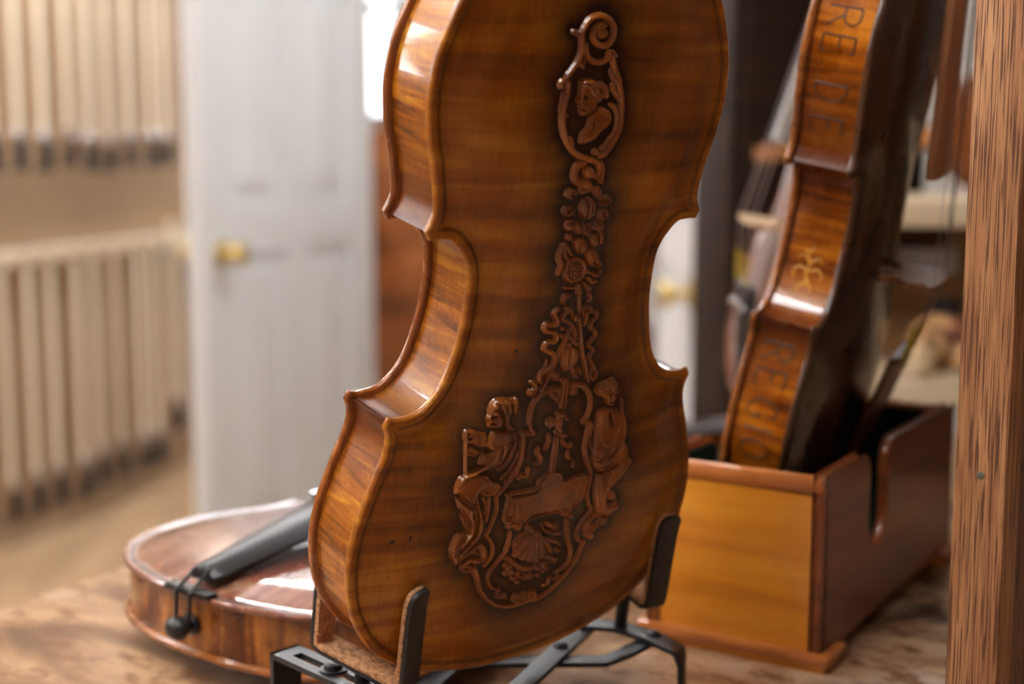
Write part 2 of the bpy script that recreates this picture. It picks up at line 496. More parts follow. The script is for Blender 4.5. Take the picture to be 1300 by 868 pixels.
def tailpiece_mesh():
    mb = MB(); rows = []
    for t in (0,.015,.05,.2,.45,.7,.86,.95,.985,1):
        y = TP0+(TP1-TP0)*t; w = 10.5+10.5*t**1.1
        if t < .03: w *= .75+8*t
        if t > .9: w *= 1-.25*((t-.9)/.1)**2
        zt = tp_z(y); hh = 5.2 if .01 < t < .99 else 3.2
        top = [(x, y, zt-hh*(1-(abs(x)/w)**2.2)) for x in np.linspace(-w, w, 11)]
        rows.append(top+[(w*.92, y, zt+3), (-w*.92, y, zt+3)])
    mb.loft(rows); return mb.mesh('tailpiece', MM)
STX = (-17, -5.7, 5.7, 17)
def tuner_mesh(k):
    x = STX[k]*.82; y = TP1-16-2*abs(k-1.5); z = tp_z(y)-4.5
    mb = MB(); mb.lathe([(1.6,-2),(1.6,.6),(3.3,.8),(3.5,2.2),(2.8,3.2),(0,3.4)], 12, (x,y,z), (0,0,-1)); return mb.mesh('fine_tuner', MM)
def string_mesh(k):
    x = STX[k]; bz = STR_B-.2+ (0 if 0 < k < 3 else 2.0)
    mb = MB(); mb.tube([(x*.8, TP1-8, tp_z(TP1-8)-3.5), (x, BR_Y, bz), (x*.48, NUT_Y, STR_N-.3+ (0 if 0 < k < 3 else .6)), (x*.3, NUT_Y+30, STR_N+8)], (.55,.5,.42,.32)[k], 6); return mb.mesh('string', MM)
def winding_mesh(k):
    x = STX[k]; bz = STR_B+(0 if 0 < k < 3 else 2.0)
    a = Vector((x*.8, TP1-8, tp_z(TP1-8)-3.5)); b = Vector((x, BR_Y, bz))
    mb = MB(); mb.tube([a.lerp(b,.12), a.lerp(b,.55)], .85, 7); return mb.mesh('string_winding', MM)
def end_pin_mesh():
    mb = MB(); mb.lathe([(4.2,-2),(4.4,.2),(6.0,.8),(6.1,1.8),(4.1,2.6),(4.0,4.4),(5.6,6.0),(6.6,8.2),(6.2,10.6),(4.2,12.4),(1.2,13),(0,13.1)], 20, (0,-6,-FH/2), (0,-1,0)); return mb.mesh('end_pin', MM)
def tailgut_mesh():
    mb = MB()
    for s in (-1, 1):
        mb.tube([(s*4.5, 9, tp_z(9)-1), (s*4.6, 0, tp_z(0)-3.0), (s*4.8, -7, -FH-6.0), (s*4.9, -10.6, -FH-3.0), (s*4.8, -11.0, -FH+6), (s*4.4, -11.5, -FH/2-3), (s*3.2,-12.5,-FH/2+2.5), (0,-12.5,-FH/2+4.4)], .95, 7)
    return mb.mesh('tailgut', MM)
def saddle_mesh():
    mb = MB(); mb.box(-16,16,-9.6,-3.5,-FH-4.6,-FH-1); return mb.mesh('saddle', MM, bevel=.0008)
def nut_mesh():
    mb = MB(); z = string_z(NUT_Y); mb.box(-12.2,12.2,NUT_Y-3,NUT_Y+2.5,z+.6,z+9); return mb.mesh('nut', MM, bevel=.0005)
BACK_LO = plate_mesh('back_plate', 2.4)
BELLY_LO = flip_mesh(BACK_LO, 'belly')
RIB_ME = [rib_mesh(q) for q in RIBS]
PURF_B, PURF_F = purfling_mesh(1), purfling_mesh(-1)
FIT = dict(f_hole=[f_hole_mesh(1), f_hole_mesh(-1)], bridge=[bridge_mesh()], fingerboard=[fingerboard_mesh()], neck=[neck_mesh()], scroll=[scroll_mesh()],
           peg=[peg_mesh(k) for k in range(4)], tailpiece=[tailpiece_mesh()], fine_tuner=[tuner_mesh(k) for k in range(4)], string=[string_mesh(k) for k in range(4)],
           string_winding=[winding_mesh(k) for k in range(4)], end_pin=[end_pin_mesh()], tailgut=[tailgut_mesh()], saddle=[saddle_mesh()], nut=[nut_mesh()])
def fiddle(name, matrix, mats, skip=(), back=None):
    """mats: back, belly, rib, edge, dark, neck, board, tail, bridge, string, metal, winding"""
    root = empty(name, matrix=matrix)
    def put(nm, me, mt, par=root): return obj(nm, me, mats[mt], par)
    bk = put('back_plate', back or BACK_LO, 'back'); put('purfling', PURF_B, 'dark', bk)
    be = put('belly', BELLY_LO, 'belly'); put('purfling', PURF_F, 'dark', be)
    if 'f_hole' not in skip:
        for me in FIT['f_hole']: put('f_hole', me, 'dark', be)
    for me in RIB_ME: put('rib', me, 'rib')
    for nm, mt in (('neck','neck'),('scroll','neck'),('peg','tail'),('fingerboard','board'),('nut','tail'),('bridge','bridge'),('saddle','tail'),('end_pin','tail')):
        if nm in skip: continue
        for me in FIT[nm]: put(nm, me, mt)
    if 'tailpiece' not in skip:
        tp = put('tailpiece', FIT['tailpiece'][0], 'tail'); put('tailgut', FIT['tailgut'][0], 'tail')
        if 'fine_tuner' not in skip:
            for me in FIT['fine_tuner']: put('fine_tuner', me, 'metal', tp)
        if 'string' not in skip:
            for k in range(4):
                st = put('string', FIT['string'][k], 'string'); put('string_winding', FIT['string_winding'][k], 'winding', st)
    return root
def pose(R, t, s=(1,1,1)):
    """R columns = fiddle axes in the world, t in millimetres from the lens"""
    m = Matrix(((R[0][0]*s[0], R[0][1]*s[1], R[0][2]*s[2], t[0]*MM), (R[1][0]*s[0], R[1][1]*s[1], R[1][2]*s[2], t[1]*MM), (R[2][0]*s[0], R[2][1]*s[1], R[2][2]*s[2], CAM_Z+t[2]*MM), (0,0,0,1)))
    return m
CARVE = {
 'medallion_frame': [
  ('E',[-4.8,302.6,-1.6,302.6,-4.5,300.1],0,1.7),
  ('S',[-4.1,305.9,-6.6,306.1,-8.5,305.1,-10.2,302.8,-9.6,300.1,-7.2,298.2,-3.9,297.4,-1,298.5,0.8,301,1.2,304,0.1,306.6,-2.7,308.7,-6.7,309.7,-10.6,309.1,-13.4,307.4,-15.1,304.9,-16.2,302.9,-16.3,300.7,-15.8,297.4,-16.1,294.4,-17.3,291,-18.6,289,-20.6,286.5,-22.4,284.5],1.35,2.3),
  ('S',[-21,303.1,-18.8,302.4,-16.7,301.8],(1.3,0.9),2),
  ('S',[-13.6,298.1,-13.1,295.6,-11.8,293,-9.1,291.1,-5.6,290.6,-2.7,291.1,-1.2,292.7,-1,294.6],1.25,1.9),
  ('E',[1.5,294.4,3.5,294.4,1.7,292.9],0,1.8),
  ('G',[1.5,294.6,1.6,294.2],0.6,1.2),
  ('S',[-1.1,295.7,0,293.8,1.7,292.9],0.8,2),
  ('S',[3.9,293.5,2.2,292.9],0.9,2),
  ('S',[1.8,292.3,2.6,290.1,3.9,287.4,5.8,284.4,7.5,280.6],1.45,2.1),
  ('S',[1.1,287.4,2.7,284.7,4.9,282.1],1.0,1.7),
  ('E',[-15.1,289.9,-14,289.9,-15,289],0,1.8),
  ('S',[-13.1,291.1,-14.7,289.6,-13.6,288.3],0.9,1.6),
  ('S',[-23.4,281,-24.7,280.4,-25.2,281.8,-23.7,283,-21.7,282.6,-21,280.6,-21.5,277.3,-21.9,273.5,-22.3,270.2,-22.2,266.4,-21.4,263.1,-19.9,259.2,-17.2,255.3,-13.1,251.9,-8.5,249.9,-3.9,248.8,-0.7,248],1.3,2.1),
  ('S',[-23.4,278.1,-23.7,274.4,-23.8,270.2,-23.3,266.4,-22.4,262.2,-20.2,258],0.7,1.2),
  ('S',[-19.6,279.6,-20.2,276.4,-20.8,274.4],0.7,1.3),
  ('E',[-20.3,268.3,-19,268.3,-20.1,267.2],0,1.4),
  ('S',[-17,259,-16,257.2,-15.3,255.3],1.0,1.5),
  ('S',[3.6,283.9,6.2,281.4,7.9,278.4,9.1,274.5,9.8,269.8,10,265.5,9.4,261.6,7.5,257.7,5.1,254.3,2.5,251.8,-0.5,250.5],1.6,2.2),
  ('S',[2.5,281.4,4.3,278.9,6.1,277.1,8,274.8],1.1,1.7),
  ('S',[3.1,272.8,5.7,271.6,7.5,268.6,8.1,265.1,7.5,260.8,5,258.2,2.6,255.3,0.2,253.8],1.15,1.8),
  ('E',[-2.7,252.4,-0.9,252.3,-2.5,250.5],0,2.3),
  ('G',[-3,253.7,-2.6,250.9],0.35,0.6),
 ],
 'portrait_bust': [
  ('P',[-6,271.8,-1.6,271.9,3.2,269.9,4.6,266.9,3.6,264.2,-0.9,260.8,-4.6,257.5,-9.9,256.1,-12.4,257,-12,261,-9.8,262.9,-8.9,265.4,-8.4,268,-8,270.1],2.6,2.0),
  ('P',[-15,282.7,-15.2,280.2,-15.1,278.1,-15.7,274.3,-14.6,273,-14.6,271.4,-13.8,269.3,-12.2,267.9,-9.8,268.1,-6.9,270.3,-4.6,273.4,-4.5,276.8,-6.9,280.2,-9.9,282.7,-13,283.5],2.2,2.6),
  ('P',[-15.5,282.3,-13.5,283.8,-8.7,283.8,-6.1,281.4,-5.7,278.7,-7.6,277.6,-10.5,279,-13.1,280.4],1.2,3.0),
  ('A',[-14.7,282.5,-12.7,283.3,-9.7,283,-7,281.4,-6.6,279.3,-7.9,277.8],0.8,0.6),
  ('A',[-13,281.4,-10.4,280.3,-8.9,278.1],0.7,0.6),
  ('A',[-11.5,282.6,-8.4,280.6,-7.6,278.5],0.7,0.5),
  ('S',[-4.5,278.2,-5.6,276.9,-4.7,274.6,-3.8,275.9,-3.8,277.6],0.55,3.0),
  ('E',[-0.2,278.3,1.9,278.2,0.2,275.2],0,2.5),
  ('E',[-3.3,281,-0.7,281,-3,279.1],0,2.2),
  ('G',[-1.7,281.4,-0.3,278.9,-0.1,275.5],0.5,0.7),
  ('G',[0.6,281,1.5,276.3],0.4,0.6),
  ('G',[-12.9,276.5,-11.4,276.1],0.55,0.9),
  ('G',[-14.4,271.3,-11.9,271.1],0.45,0.8),
  ('A',[-14.5,277.1,-15.1,274.3,-13.9,273.6],0.7,0.5),
  ('G',[-11.2,267.5,-7.9,269.1,-5.4,271.3,-4.8,272.6],0.7,1.2),
  ('G',[-1.4,268.2,-1.3,267.6],0.5,0.8),
  ('G',[-5.6,264.9,-5.6,264.3],0.5,0.8),
 ],
 'fruit_garland': [
  ('S',[-13.6,252.3,-9.4,250.5,-5.3,249.4,-2.1,248.5,0.2,246.3,0.7,243.1,-0.9,241.1],1.15,2.0),
  ('S',[0.6,248.3,2.6,245.8,2.8,242.6,2.6,240.2],1.0,1.8),
  ('S',[-8.1,248,-11.6,246.8,-12.9,243.6,-11.4,240.4,-7.7,238.9,-4.2,238.7],2.0,2.2),
  ('E',[-5,243.5,-1.6,243.4,-4.6,240.7],0,2.4),
  ('E',[2.7,239.7,4.2,239.6,2.9,238.1],0,2),
  ('E',[-13.3,234.5,-9.7,234.3,-12.9,231.9],0,2.3),
  ('E',[-13.7,227.1,-10.1,227,-13.2,224.4],0,2.3),
  ('E',[-11.4,220.5,-8.1,220.4,-11,217.6],0,2.3),
  ('E',[-7.3,235.7,-4.7,235.6,-7,233.9],0,2.3),
  ('E',[-3.2,236.2,-0.8,236.1,-2.8,234],0,2.3),
  ('E',[1.2,234.6,4,234.4,1.6,232],0,2.3),
  ('E',[6.7,230.5,10.7,230.3,7.2,227.8],0,2.3),
  ('E',[6.6,223.9,10.3,223.7,7.1,221],0,2.3),
  ('E',[5.4,219.1,8.3,218.8,5.9,216.4],0,2.3),
  ('E',[-7.8,219.4,-5.8,219.3,-7.4,216.9],0,2.3),
  ('E',[-4.1,218.5,-2.2,218.4,-3.7,216],0,2.3),
  ('E',[-0.1,219,2.1,218.9,0.3,216.4],0,2.3),
  ('E',[3.2,219.5,5.4,219.3,3.6,217.2],0,2.3),
  ('G',[-14.1,226.8,-11.1,228.3],0.6,0.9),
  ('G',[-12.9,220.3,-10.1,221.8],0.6,0.9),
  ('G',[3.9,230.4,8.8,230.1],0.6,0.9),
  ('G',[6.3,224.5,7.3,223.1],0.6,0.9),
  ('G',[-13,234,-9.8,232.7],0.6,0.9),
  ('G',[-4.6,220.2,-3.8,217.3],0.6,0.9),
  ('G',[-0.1,219.9,0.3,217],0.6,0.9),
  ('G',[-4.4,236.9,-3.5,234.4],0.6,0.9),
  ('G',[-1.7,235.9,-1.9,233.9],0.6,0.9),
  ('E',[-3.2,227.8,1.5,227.6,-2.4,222.5],0,3.2),
  ('G',[-4.8,232.7,-3.3,222.9],0.4,0.9),
  ('G',[-2.2,232.5,-0.6,223.1],0.4,0.9),
  ('E',[-11.9,219.6,-9.4,219.4,-11.6,217.6],0,2.2),
  ('E',[-6.7,217.8,-4.6,217.7,-6.4,215.8],0,2.2),
  ('E',[-1.9,216.7,0.9,216.5,-1.5,214.6],0,2.2),
  ('E',[2.5,218.9,5,218.7,2.8,217.1],0,2.2),
  ('E',[-11.3,215,-9.2,214.9,-11,212.9],0,2.2),
  ('G',[-2.2,218.8,-1.4,217.1],0.6,0.8),
  ('E',[-4.8,211,-0.8,210.7,-4.2,207],0,3.2),
  ('G',[-6.2,210.4,-4.6,208.2,-3.8,209.8],0.4,0.6),
  ('E',[2.9,212.8,6.3,212.6,3.5,209.4],0,2.8),
  ('E',[6.1,214,8.4,213.8,6.8,210.1],0,2.4),
  ('G',[4.1,215.9,5.4,210.5],0.45,1.2),
  ('E',[3.1,204.6,7.2,204.2,3.8,200.2],0,3.3),
  ('G',[3.4,203.7,3.8,202.8],0.6,0.8),
  ('S',[-13.7,212.3,-15.4,208.9,-15.7,206,-14,202.6,-15.2,198.4],1.4,2.1),
  ('S',[-12.1,210.8,-13,207.5,-10.9,204.8],1.1,1.9),
  ('S',[-11.6,211.1,-10.5,208.1,-8.4,206.9],1.0,1.9),
  ('E',[-6.3,199.5,-1,199.1,-5.5,194.6],0,1.2),
  ('S',[-11.5,199.5,-11.1,203.4,-8.1,204.9,-4,204.3,-1.4,201.7,-1.1,198.3,-3.1,195.9,-7,194.7,-10.2,196.4,-11.5,199.5],1.0,2.6),
  ('B',[-10,202,-9.3,201.9,-9.9,201.4],0,0.55),
  ('B',[-9.7,200.6,-9,200.5,-9.7,200],0,0.55),
  ('B',[-9.7,199.1,-8.9,199.1,-9.6,198.6],0,0.55),
  ('B',[-9.1,197.6,-8.4,197.6,-9,197.1],0,0.55),
  ('B',[-8.3,203.1,-7.6,203.1,-8.2,202.6],0,0.55),
  ('B',[-8.2,201.8,-7.5,201.7,-8.1,201.2],0,0.55),
  ('B',[-8.1,200.5,-7.4,200.4,-8,199.9],0,0.55),
  ('B',[-7.8,198.8,-7.1,198.8,-7.8,198.3],0,0.55),
  ('B',[-7.4,197.5,-6.7,197.4,-7.3,196.9],0,0.55),
  ('B',[-7.2,196.3,-6.5,196.3,-7.1,195.8],0,0.55),
  ('B',[-6.7,202.9,-6,202.8,-6.6,202.3],0,0.55),
  ('B',[-6.3,201.4,-5.6,201.4,-6.2,200.9],0,0.55),
  ('B',[-6.1,200.3,-5.4,200.3,-6,199.8],0,0.55),
  ('B',[-6,198.8,-5.2,198.7,-5.9,198.2],0,0.55),
  ('B',[-5.8,197.6,-5.1,197.5,-5.7,197],0,0.55),
  ('B',[-5.6,196.2,-4.9,196.2,-5.5,195.7],0,0.55),
  ('B',[-4.7,202.6,-4,202.6,-4.6,202.1],0,0.55),
  ('B',[-4.7,201.5,-4,201.4,-4.6,200.9],0,0.55),
  ('B',[-4.3,200,-3.6,200,-4.2,199.5],0,0.55),
  ('B',[-4.1,198.6,-3.3,198.5,-4,198],0,0.55),
  ('B',[-4,197.4,-3.3,197.3,-3.9,196.8],0,0.55),
  ('B',[-3.8,196,-3,195.9,-3.7,195.4],0,0.55),
  ('B',[-3.1,201.4,-2.3,201.3,-3,200.8],0,0.55),
  ('B',[-2.6,200.1,-1.8,200,-2.5,199.5],0,0.55),
  ('B',[-2.6,198.5,-1.9,198.5,-2.6,198],0,0.55),
  ('B',[-2.3,197.2,-1.6,197.1,-2.2,196.6],0,0.55),
  ('S',[0.8,199.1,2.5,197.7],1.2,1.9),
  ('S',[4.1,197.3,7,196.2,9,197.2,9.2,199],1.2,2.1),
  ('S',[2,195.5,4.8,193.4,7.2,193.5],(1,1.5),2.1),
  ('S',[-0.1,193.5,1.9,191.2,4.4,190],(1,1.5),2.0),
  ('S',[-2.7,193.3,-2.6,191,-1.3,188.3],(0.8,1.7),2.2),
  ('S',[-10.1,191.8,-5.7,191.4],1.0,1.8),
  ('S',[-8,188,-9.9,187.4,-10.1,185.1],1.3,2.0),
  ('S',[4.2,188.2,5.4,185.6,4.8,184.2],1.2,2.0),
  ('S',[7.1,203,8.4,201.2,6.9,200.1],1.0,2.2),
 ],
 'ribbon_trophy': [
  ('S',[-1.3,187.8,-0,179.3],0.65,1.9),
  ('E',[-1.8,188.9,0,188.8,-1.5,187.4],0,2.2),
  ('S',[-9.4,184.4,-10.1,186.4,-8.1,187.6,-7.4,188.3],1.3,2.1),
  ('S',[4.1,187.9,5.6,185.9,4.8,183.9],1.2,2),
  ('S',[-8.1,182.3,-5.4,181.2,-4.5,178.9],1.1,2.0),
  ('S',[-8,181.7,-6.4,180.2,-8.9,178.8,-9,176.8,-6.5,175.7,-4,173.8],1.1,2.0),
  ('S',[1.9,178.4,1.8,180.2,3.7,181.4,6.4,180.5,6.2,179,4.4,178.1,4.7,175.6,3.6,172.7],1.15,2.1),
  ('E',[-1.8,176.9,0.1,176.7,-1.5,175],0,2.6),
  ('E',[0.1,176.7,1.2,176.6,0.4,174.8],0,2.4),
  ('S',[-3.3,174.1,-5.7,167.3,-8.6,160.4,-10.9,154.3,-13.4,148.8,-15.6,143.2],1.05,2.0),
  ('S',[1,174.7,2.9,167.6,5.4,159.2,8,153,11.3,144],1.05,2.0),
  ('S',[-11.8,182.2,-14.2,180.2,-12.5,177.1,-12,174.8,-15.2,174.5,-18,175.4,-18.7,173.7,-16.7,171.8,-12.8,170.9,-11.1,168.6,-12.1,166.4,-15.3,166.6,-17.2,165.2,-16.9,163,-13.3,161.4,-10.6,158.9,-11.6,155.5,-15.1,152.6,-17.6,150.6,-17.4,147.4],1.2,2.2),
  ('S',[-14.6,158.2,-15.2,154.9,-17.2,152.1],0.7,1.4),
  ('S',[-22.1,148.3,-19.7,146.7,-19.7,144.4,-21.5,142.9],1.2,2),
  ('S',[8.9,178.1,11,177.8,11,175.6,8.4,173.7,8.5,170.7,11.3,169.2,12.1,166.8,9.6,164.3,8.4,162.3,11.8,159.5,10.3,157.3,9.7,155.6,12.6,152.8,13.7,150.4,16.1,147.7,15.4,144.9,13.2,145.1,11.9,147.8,13.4,149.7],1.0,2.0),
  ('E',[-8.1,172.2,-6.8,172.1,-7.9,171],0,2.0),
  ('E',[-7.9,168.8,-6.4,168.7,-7.7,167.4],0,2.0),
  ('E',[-3.7,167.8,-2,167.6,-3.5,166.3],0,2.0),
  ('E',[-1.3,169.8,0.5,169.6,-1,168.1],0,2.0),
  ('E',[-1.2,165.8,0.2,165.6,-1,164.5],0,2.0),
  ('E',[1.2,163.8,2.5,163.6,1.4,162.6],0,2.0),
  ('E',[-3.5,164.4,-2.2,164.2,-3.3,163.2],0,2.0),
  ('E',[-0.1,166.8,1,166.7,0.1,165.8],0,2.0),
  ('S',[-2.2,172.7,-0.5,169.1,-1.9,165.9,-3,163.4],0.8,1.8),
  ('P',[-6,162.9,1.4,161.8,2.9,157.2,0.4,151.5,-4.5,151.7,-6.7,157.3],2.0,1.2),
  ('S',[-3.8,162.1,-4.2,158.2,-2.9,152.5],1.0,2.2),
  ('S',[-0.9,161.9,0.2,157.6,-0.7,152.2],1.0,2.2),
  ('S',[-5.7,161.8,-6.1,157.8,-4.4,152.1],0.9,2),
  ('S',[1.7,160.9,2.3,157.3,1.4,154],0.7,1.8),
  ('E',[-8.7,149.5,-6.2,149.2,-8.3,146.7],0,2.2),
  ('E',[3.6,149.6,6.7,149.1,4.1,146.5],0,2.4),
  ('G',[2.5,150.4,5.5,147.4],0.6,1.2),
  ('E',[-5.3,147.2,-3.8,147,-5.1,145.9],0,2.2),
  ('E',[0.6,152.3,1.9,152.2,0.8,151.2],0,2),
 ],
 'cartouche_frame': [
  ('S',[-3.5,147.8,-3.2,139.9,-3.1,132.6],0.75,2.1),
  ('S',[-1.7,147.5,-1.3,139.6,-1.1,132.3],0.75,2.1),
  ('S',[-8.7,139.8,-6.3,138.8,-5.4,140.9,-7.4,143,-11.9,143,-16,141,-19,137.7,-20.2,132.8,-20,127.8,-18.3,123.8,-17,122.5,-21,122.8,-23.9,123.8,-22.5,120.9,-22.1,116.7,-22.2,110.3,-23.9,103.8],1.45,2.1),
  ('E',[-8.4,140.3,-6.3,140.1,-8.1,138.5],0,2.0),
  ('S',[3.1,138.7,4.6,140.4,1.9,143.5,7.4,142.8,12.1,139.5,15,134.5,15.3,129.9,14.3,126.1,12.3,123.5,16.3,122.4,16.9,121.5,16,116.7,16,110.1,17.8,104.4,21.1,98],1.4,2.1),
  ('E',[2.1,140.1,4.1,139.8,2.4,138.1],0,2.0),
  ('S',[18.9,120.8,18.4,113.6,20.5,107.5],0.8,1.5),
  ('E',[-2.2,129.8,1.2,129.3,-1.9,128],0,2.3),
  ('E',[-7.8,126.3,-5,125.9,-7.3,123.4],0,2.1),
  ('G',[-9,128.4,-8.5,124.3],0.35,0.8),
  ('G',[-7.4,128.2,-6.7,124],0.35,0.8),
  ('E',[-2.7,126.2,-0.4,125.8,-2.1,122.8],0,2.3),
  ('E',[-2.1,122.4,-0,122,-1.6,119.8],0,2.1),
  ('E',[1.7,126.9,3.1,126.7,2,125.5],0,2),
  ('E',[-3.3,120.6,-1.7,120.4,-3,119.3],0,2.1),
  ('S',[-6.3,138,-4.9,135.6],0.8,1.7),
  ('S',[0.9,136.9,-0.3,134.9],0.8,1.7),
  ('S',[-3.7,118.6,-3.4,111,-3.3,101.8,-3.1,95.9],0.7,1.8),
  ('S',[-2.1,118.3,-1.8,110.7,-1.5,101.4,-1.2,95.5],0.7,1.8),
  ('S',[-8,120.3,-7.2,116.9,-8,114.4,-9.1,113.2],1.2,2),
  ('S',[-12.9,114.5,-13.2,112.1,-10.9,109.1,-11.1,106.5,-13.2,106.1],1.2,2),
  ('S',[-16.9,105.2,-17.1,102.9,-17.8,100.5,-21,101.7,-21.7,99.7],1.1,1.9),
  ('S',[-1.5,119.3,2.7,117.7],1.2,1.9),
  ('S',[0.9,116.3,2.6,113.2,6.1,111.8,6.7,112.8],1.1,1.9),
  ('S',[5.6,109.7,5.8,106.7,8.2,104.8],1.1,1.8),
  ('S',[10.5,102.6,10.5,100.3],1.1,1.5),
  ('S',[-21.8,148.2,-19.3,145.6,-19.7,142.7,-21.7,142.2,-22.4,144.3],1.25,2),
  ('S',[-17.3,152.6,-17.9,149.3,-16.8,147.3],1.1,1.9),
  ('S',[17.6,104.3,19.9,99.2,22.8,95.7,23.1,90.3,22.8,83.9,24.9,77.4,27.5,73.2,23.1,68.2,20.8,63.8,20.9,59.5,24.2,56],1.0,1.8),
  ('S',[-33,92.7,-31.8,85.8,-33.6,77.5,-35.7,72.6],0.9,1.7),
  ('S',[-35.3,72.7,-31.3,67.5,-30.5,61.2,-34,55.9],0.9,1.8),
  ('S',[-38.7,55,-36.3,49,-33.8,43,-28.4,36.1,-21.7,31,-14.4,28.5,-9.5,28.9],1.25,2.1),
  ('S',[-21.5,71.1,-22.1,62.8,-25.8,57.4,-29.6,52.9,-30.5,47.7,-27.8,43,-24.7,41.3,-22.4,40.2,-23.4,37.6,-20.8,35.1,-19.1,36.5,-17,33.9],0.95,1.8),
  ('S',[-17.3,29.7,-11.8,28.4,-7.2,28.6,-2.6,29,1.6,28.3,6.7,29.8,12.8,33.3,18.5,38.8,23.3,45.8,25.9,52.7,26.8,55.6],1.2,2.0),
  ('E',[-11.4,32.4,-9.3,31.9,-11,30.7],0,1.7),
  ('S',[-12.8,34.5,-9.7,34.1,-8.2,31.6,-9.5,30,-12.4,31.1,-13.6,33.2],0.85,2),
  ('E',[-1,31.2,1,30.7,-0.6,29.3],0,1.7),
  ('S',[-3.5,30.6,-3.6,32.6,-2.1,33.9,0.4,32.9,1,30.5,-0.8,29.1],0.9,2),
  ('S',[-8.2,34.4,-5.7,34.3,-6.1,32.1,-4.6,29.5],0.8,1.8),
  ('S',[12.6,71.3,13.5,63.8,15.9,57.7,18.9,52.6,19.2,46.9,16.6,43.7,13,41.8,11.5,41.3],1.0,1.9),
  ('S',[14,40,12.4,37.9,8.2,38.6,8,35.8,5.5,35.5],0.95,1.8),
  ('S',[23.1,68.8,21,65.7,20.7,61.4,22.9,57.2],1.0,1.8),
 ],
 'scallop_shell': [
  ('E',[-6.7,60.6,5.6,57.7,-4.9,51.7],0,0.8),
  ('S',[-5.9,69.7,-12.1,63.8,-16.9,58.2],(0.6,1.9),2.4),
  ('S',[-5.9,69.7,-9.5,62.4,-12.1,55.4],(0.6,1.9),2.4),
  ('S',[-5.9,69.7,-6.7,61.3,-7.2,53.2],(0.6,1.9),2.4),
  ('S',[-5.9,69.7,-4.3,60.5,-2.7,51.6],(0.6,1.9),2.4),
  ('S',[-5.9,69.7,-2.2,61.1,1,53],(0.6,1.9),2.4),
  ('S',[-5.9,69.7,0,62.4,4.9,55.7],(0.6,1.9),2.4),
  ('S',[-9.4,66.4,-13,63,-16.9,60],(0.5,1.2),1.6),
  ('S',[-13.2,67.5,-17.7,64.3],(0.6,1.3),1.6),
  ('S',[-1,68.3,3.5,66.2,8.9,64.6],(0.8,1.6),1.9),
  ('S',[-1,65.4,3.6,62.1,8.9,59.7],(0.8,1.5),1.8),
  ('E',[0.4,71.6,2.9,71.1,0.8,69.4],0,2.3),
  ('E',[-9.7,71.2,-7,70.6,-9.2,68.6],0,2.2),
  ('S',[-3.8,72.5,-1.7,68.8,0.4,68.3],0.8,2),
  ('E',[4.8,69.4,7.7,68.8,5.4,66.9],0,1.8),
  ('E',[-20.6,52.9,-18.6,52.4,-20.3,51],0,1.8),
  ('E',[-18,49.2,-15.3,48.6,-17.5,46.6],0,1.8),
  ('E',[-20.6,48.7,-19,48.3,-20.3,47.2],0,1.8),
  ('E',[-15.2,44.8,-13.5,44.4,-14.9,43.2],0,1.8),
  ('E',[-11.5,45.8,-9,45.2,-11,43.4],0,1.8),
  ('E',[-12.1,42.2,-10.4,41.8,-11.8,40.6],0,1.8),
  ('E',[-7.8,43.6,-5.7,43.1,-7.4,41.6],0,1.8),
  ('E',[-4.1,43.4,-1.6,42.8,-3.6,41],0,1.8),
  ('E',[-1.4,47.7,0.7,47.2,-1,45.7],0,1.8),
  ('E',[0.5,42.7,2.2,42.3,0.8,41.1],0,1.8),
  ('E',[4.5,46.2,6.8,45.6,4.9,44.1],0,1.8),
  ('E',[5.8,51.5,7.9,51,6.2,49.5],0,1.8),
  ('E',[8.5,49.4,11.2,48.8,9.1,47.1],0,1.8),
  ('E',[10,54.7,12.2,54.1,10.4,52.7],0,1.8),
  ('E',[10,58.4,11.8,57.9,10.4,56.8],0,1.8),
  ('E',[-23.9,58.6,-22.7,58.3,-23.7,57.4],0,1.8),
  ('E',[-19,52.9,-17.4,52.5,-18.8,51.4],0,1.8),
  ('E',[2.6,44.8,4.2,44.4,2.9,43.4],0,1.8),
  ('G',[-11.7,46.6,-8.7,44.6],0.5,0.8),
  ('G',[-4.8,44.8,-2.8,41.8],0.5,0.8),
  ('S',[-20.8,57.3,-16.7,53.9,-11.8,50.3,-6.1,48.1,-1.7,49,4.5,48.7],1.6,1.0),
 ],
 'inscription_plaque': [
  ('P',[-27.1,93.1,-11.1,93.5,-9.7,97.4,-5.7,99.3,-1.2,99.6,3.7,97.5,6.6,93.5,19.7,93.9,20.2,80.9,14.4,76.8,14.1,73.3,7.4,76,2.9,77.8,-6.3,78.1,-13,75.5,-16.1,75.6,-26.1,78.9,-26.9,80.2,-26.6,89.9],0.5,1.0),
  ('S',[-25.9,92.9,-11,93.1,-9.6,96.8,-5.7,99.2,-1.2,99.3,3.3,97.3,6.4,93.1,19.5,93.6,19.8,81.1,15,77.3],0.8,1.8),
  ('S',[-26,92.6,-26.5,79.5,-22.1,77.4],0.8,1.8),
  ('S',[-13.3,75.4,-9.4,77.2,-4.2,77.3,3,77.5,6.6,76.1],0.8,1.8),
  ('G',[-23.7,90.8,-9.7,90.9,-8.2,95.5,-5.4,97.6],0.4,0.6),
  ('G',[-24.6,90.4,-24.9,81.3,-22.2,79.9],0.4,0.6),
  ('G',[-12.4,76.1,-8.9,78,0.3,77.8],0.4,0.6),
  ('A',[-19.9,85.8,-19.6,76.7],0.5,0.8),
  ('A',[12.5,86.1,13.4,75.8],0.5,0.7),
  ('G',[-21.1,86,-20.8,77.9],0.35,0.7),
  ('G',[-19,85.3,-18.7,77.4],0.35,0.6),
  ('G',[13.7,85.9,14.6,75.5],0.35,0.6),
  ('E',[-18.1,74.4,-15.1,73.8,-17.6,71.6],0,2.2),
